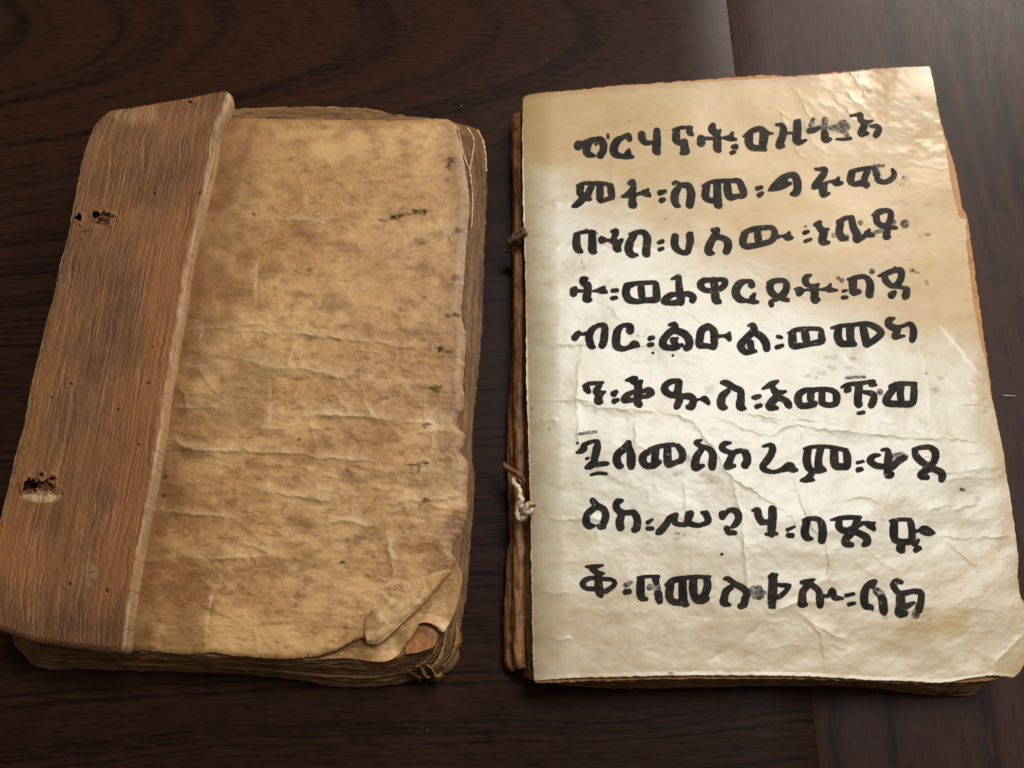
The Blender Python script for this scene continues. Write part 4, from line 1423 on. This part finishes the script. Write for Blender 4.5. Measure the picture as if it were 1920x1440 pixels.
stain_and_shade = np.maximum(stain_and_shade, 0.75 * np.clip(1 - (1 - U) / 0.06 + 0.35 * fbm(PX / 40, PY / 60, 3, 62), 0, 1))
stain_and_shade = np.maximum(stain_and_shade, 0.6 * (1 - sstep(0.3, 1.1, np.hypot((PX - 1700) / 120, (PY - 165) / 48) + 0.4 * fbm(PX / 50, PY / 40, 3, 63))))
stain_and_shade = np.maximum(stain_and_shade, 0.5 * np.clip(1 - dl / 38, 0, 1))  # shading of the curve down to the spine put into the colour
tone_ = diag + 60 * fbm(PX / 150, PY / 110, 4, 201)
stain_and_shade = np.maximum(stain_and_shade, 0.80 * sstep(40, -110, tone_))  # part outside the window glare coloured yellower, together with some ageing
stain_and_shade = np.maximum(stain_and_shade, 0.42 * sstep(0, 260, low + 60 * fbm(PX / 130, PY / 110, 4, 202)))  # dimmer light on the lower page put into the colour
stain_and_shade = np.maximum(stain_and_shade, 0.7 * (1 - sstep(0.3, 1.2, np.hypot((PX - 1760) / 130, (PY - 1170) / 50) + 0.5 * fbm(PX / 60, PY / 40, 3, 64))))
stain_and_shade = np.maximum(stain_and_shade, 0.75 * sstep(0.0, 0.012, PX - 1858 - (1270 - PY) * 0.8) * sstep(1200, 1240, PY) * 0.7)
stain_and_shade = np.maximum(stain_and_shade, 0.35 * sstep(0.2, 0.9, fbm(PX / 120.0, PY / 90.0, 4, 65)))
stain_and_shade = np.maximum(stain_and_shade, 0.6 * (1 - sstep(0.3, 1.1, np.hypot((PX - 1850) / 28, (PY - 740) / 50) + 0.4 * fbm(PX / 20, PY / 20, 3, 66))))
stain_and_shade = np.maximum(stain_and_shade, 0.5 * (1 - sstep(0.3, 1.1, np.hypot((PX - 1840) / 60, (PY - 1050) / 22) + 0.4 * fbm(PX / 30, PY / 20, 3, 67))))
red = 0.55 * (1 - sstep(0.2, 1.1, np.hypot((PX - 1730) / 34, (PY - 132) / 12) + 0.3 * fbm(PX / 20, PY / 12, 2, 68)))
red = np.maximum(red, 0.30 * np.clip(1 - V / 0.012, 0, 1))
smudge = blob_field(fx, fy, [(1630, 172, 7, 6, .4), (1722, 184, 8, 5, .45), (1180, 227, 3, 2, .6), (1735, 415, 0.1, 0.1, 0),
                              (1738, 440, 7, 3, .7), (1725, 444, 4, 3, .5), (1738, 530, 6, 6, .5), (1700, 335, 8, 7, .35), (1692, 345, 7, 5, .35), (1722, 512, 5, 3, .6),
                              (1736, 700, 2.5, 2.5, .8), (1765, 708, 9, 5, .3), (1752, 732, 10, 6, .4), (1610, 655, 18, 12, .18), (1560, 670, 16, 5, .3),
                              (1560, 690, 10, 6, .3), (1590, 690, 9, 5, .3), (1540, 700, 14, 6, .3), (1515, 705, 8, 5, .35), (1530, 708, 5, 3, .5), (1600, 672, 9, 4, .4),
                              (1272, 888, 12, 6, .4), (1320, 890, 10, 6, .35), (1335, 898, 14, 10, .3), (1290, 860, 8, 10, .4), (1331, 730, 14, 9, .35), (1197, 630, 4, 3, .5), (1207, 630, 3, 2, .4), (1270, 1000, 6, 4, .6), (1283, 1004, 4, 3, .6), (1310, 999, 3, 3, .5), (1268, 1010, 8, 4, .4), (1660, 1158, 6, 4, .4), (997, 766, 3, 4, .6), (1030, 805, 2, 3, .6), (1258, 1262, 6, 3, .8), (1354, 1039, 4, 3, .6), (1400, 1028, 3, 2, .3),
                              (1800, 915, 10, 7, .0), (1832, 935, 9, 6, .3), (1808, 918, 30, 14, .12), (1800, 1107, 3, 2, .5), (1742, 1162, 7, 4, .4),
                              (1150, 1150, 24, 14, .16), (1240, 1180, 28, 26, .16), (1140, 1165, 12, 6, .2), (1250, 1210, 10, 10, .15), (1345, 885, 34, 12, .16),
                              (1080, 950, 3, 2, .3), (1205, 935, 16, 12, .12), (1655, 975, 6, 5, .3), (1200, 1065, 22, 14, .20), (1055, 950, 2, 2, .4),
                              (1086, 478, 1.2, 5, .9), (1091, 490, 1.4, 7, .9), (1095, 503, 1.2, 6, .8), (1053, 519, 2, 2, .7), (1248, 410, 3, 3, .5), (1498, 285, 5, 10, .18),
                              (1290, 425, 4, 3, .2), (1050, 600, 0.1, .1, 0), (1690, 380, 30, 9, .20), (1540, 238, 44, 16, .30), (1180, 690, 0.1, .1, 0)], 22)
smudge = smudge.reshape(PX.shape)
pale = 0.5 * sstep(0.1, 0.8, fbm(PX / 140.0, PY / 100.0, 4, 199)) * (1 - stain_and_shade)
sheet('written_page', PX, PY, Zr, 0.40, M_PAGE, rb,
      attrs={'ink': ink, 'faded': faded, 'stain_and_shade': np.clip(stain_and_shade, 0, 1), 'red': red, 'smudge': smudge, 'pale': pale, 'ridge': ridge_r * 0.8}, flange=0.08)

# second leaf, amber in the gap along the fore edge
S_right = [(1742, 128), (1752, 180), (1763, 226), (1774, 262), (1784, 292), (1795, 337), (1803, 385), (1814, 412), (1822, 466), (1829, 520), (1836, 567),
           (1842, 613), (1848, 655), (1853, 690), (1858, 735), (1865, 778), (1872, 830), (1880, 899), (1890, 973), (1898, 1046), (1905, 1120),
           (1908, 1200), (1905, 1262)]
S_top = [(990, 182), (1110, 166), (1180, 159), (1240, 155), (1300, 151), (1400, 143), (1440, 141), (1480, 143), (1570, 136), (1640, 129), (1700, 126), (1742, 128)]
S_bot = [(1004, 1280), (1100, 1277), (1200, 1274), (1400, 1272), (1600, 1276), (1740, 1282), (1850, 1276), (1905, 1262)]
S_left = [(990, 182), (992, 500), (1000, 900), (1004, 1280)]
PX, PY, U, V = coons(S_top, S_right, S_bot, S_left, 150, 200, rag=1.1, seed=87)
# follows the page above it, a little lower
dg = PY - break_line(PX)
Zs = 13.2 - 0.013 * (np.sqrt(dg ** 2 + 26.0 ** 2) - dg) * 0.5
lw_ = PY - (900 + 60 * np.exp(-((PX - 1420) / 220.0) ** 2))
Zs += -0.0020 * (np.sqrt(lw_ ** 2 + 60.0 ** 2) + lw_) * 0.5 + 0.08 * fbm(PX / 60, PY / 60, 3, 5)
Zs -= 2.0 * np.clip(1 - (PX - 985) / 60.0, 0, 1) ** 2
sheet('page', PX, PY, Zs, 0.40, M_ORANGE, rb, flange=0.10)

def right_warp(px_, py_):
    d_ = py_ - break_line(px_)
    return -0.012 * (np.sqrt(d_ ** 2 + 26.0 ** 2) - d_) * 0.5


RT_top = [(992, 190), (1110, 172), (1250, 163), (1400, 153), (1560, 144), (1700, 134), (1740, 134)]
RT_right = [(1740, 134), (1756, 220), (1780, 330), (1802, 430), (1822, 540), (1840, 640), (1856, 740), (1872, 860), (1888, 960), (1896, 1040),
            (1900, 1140), (1898, 1220), (1880, 1262)]
RT_bot = [(1004, 1277), (1060, 1279), (1150, 1277), (1300, 1274), (1450, 1274), (1600, 1279), (1740, 1286), (1820, 1280), (1880, 1262)]
RT_left = [(992, 190), (988, 420), (992, 700), (998, 950), (1000, 1120), (1004, 1277)]
RB_top = [(985, 200), (1110, 180), (1250, 170), (1400, 160), (1560, 150), (1700, 142), (1736, 142)]
RB_right = [(1736, 142), (1748, 230), (1768, 340), (1788, 440), (1806, 540), (1822, 640), (1834, 740), (1846, 860), (1856, 960), (1862, 1060),
            (1862, 1160), (1856, 1240), (1845, 1280)]
RB_bot = [(985, 1268), (1040, 1280), (1130, 1288), (1200, 1290), (1300, 1288), (1400, 1285), (1460, 1284), (1540, 1284), (1620, 1287),
          (1680, 1295), (1740, 1301), (1790, 1304), (1825, 1301), (1845, 1280)]
RB_left = [(985, 200), (978, 420), (976, 700), (976, 950), (974, 1120), (985, 1268)]
stack(rb, (RT_top, RT_right, RT_bot, RT_left), (RB_top, RB_right, RB_bot, RB_left), 18, 10.6, 0.75,
      [M_LEAF2, M_LEAF], lambda t: min(1.0, 0.05 + 1.0 * t ** 0.8), 300, amp=(1.6, 1.4), warp=right_warp)

# folded backs of the quires showing along the spine
def quire(pts, r, seed, mat=M_SPINE, zz=None):
    pts = [(q_[0] + 2.2 * float(pnoise(q_[1] / 60.0, seed)),) + tuple(q_[1:]) for q_ in pts]
    tube('quire_fold', pts, r, mat, rb, lump=0.24, seed=seed, seg=28, step=2.0, lf=0.022)


quire([(976, 216, 6.2, .55), (972, 226, 6.4, .9), (972, 300, 6.6), (973, 380, 6.6), (975, 440, 6.5), (974, 520, 6.6), (975, 640, 6.6), (973, 760, 6.5),
       (975, 860, 6.4), (974, 960, 6.4), (974, 1060, 6.5), (973, 1150, 6.2), (972, 1230, 6.0, .9), (978, 1252, 5.6, .6)], 1.5, 3)
quire([(972, 218, 2.4, .6), (968, 232, 2.4, .9), (969, 320, 2.4), (971, 430, 2.4), (971, 560, 2.4), (970, 680, 2.4), (964, 780, 2.5), (963, 900, 2.5),
       (966, 980, 2.4), (962, 1080, 2.5), (959, 1160, 2.5), (958, 1236, 2.5, .9), (966, 1256, 2.2, .6)], 1.7, 12)
# binding threads
tube('binding_thread', [(988, 436, 13.5, .6), (980, 441, 12.4), (972, 447, 11.4, 1.25), (964, 450, 10.4, 1.3), (957, 457, 9.0, 1.1), (950, 466, 7.5, .9),
                        (945, 474, 6.5, .7)], 0.85, M_THREAD, rb, twist=0.55, lump=0.5)
tube('binding_thread', [(984, 428, 13.2, .6), (974, 436, 11.8), (966, 440, 11.0), (962, 448, 10.2, 1.1), (958, 452, 8.6)], 0.7, M_THREAD, rb, twist=0.5, lump=0.5)
tube('binding_thread', [(944, 868, 7.0, .6), (948, 875, 8.4), (957, 881, 9.8), (966, 886, 10.8), (977, 893, 10.8), (984, 903, 10.2, .8)],
     0.62, M_THREAD, rb, twist=0.55, lump=0.4)
tube('binding_thread', [(962, 895, 9.0, .8), (963, 906, 10.4), (969, 911, 11.2), (974, 920, 11.8), (975, 932, 12.2), (972, 944, 12.2), (970, 958, 12.0),
                        (971, 970, 11.8, .9), (978, 974, 12.0), (985, 966, 12.6), (992, 958, 13.0, 1.3), (996, 950, 13.6, 1.3)],
     0.62, M_THREAD_W, rb, twist=0.6, lump=0.4, seed=5)
tube('thread_knot', [(988, 950, 13.4), (996, 955, 14.0), (990, 962, 13.8), (984, 956, 13.6), (990, 946, 14.2), (998, 948, 14.0), (996, 960, 13.4)],
     0.62, M_THREAD_W, rb, twist=0.6, lump=0.7, seed=9)
tube('binding_thread', [(972, 930, 12.0, .7), (978, 938, 12.8, 1.2), (975, 946, 12.8, 1.2), (982, 952, 13.0, .8)], 0.6, M_THREAD_W, rb, twist=0.6, lump=0.6)
tube('binding_thread', [(990, 952, 13.6, .8), (998, 949, 14.3), (1005, 947, 14.3, .6)], 0.5, M_THREAD, rb, twist=0.6, lump=0.4)

# ------------------------------------------------------------------ small fibre on the table
lint = tube('lint_fibre', [(1880, 741, 0.25), (1888, 742, 0.35), (1896, 742, 0.3), (1903, 743, 0.25)], 0.10, M_LINT, None)
tag(lint, 'short pale lint fibre lying on the dark table beside the manuscript', 'lint')
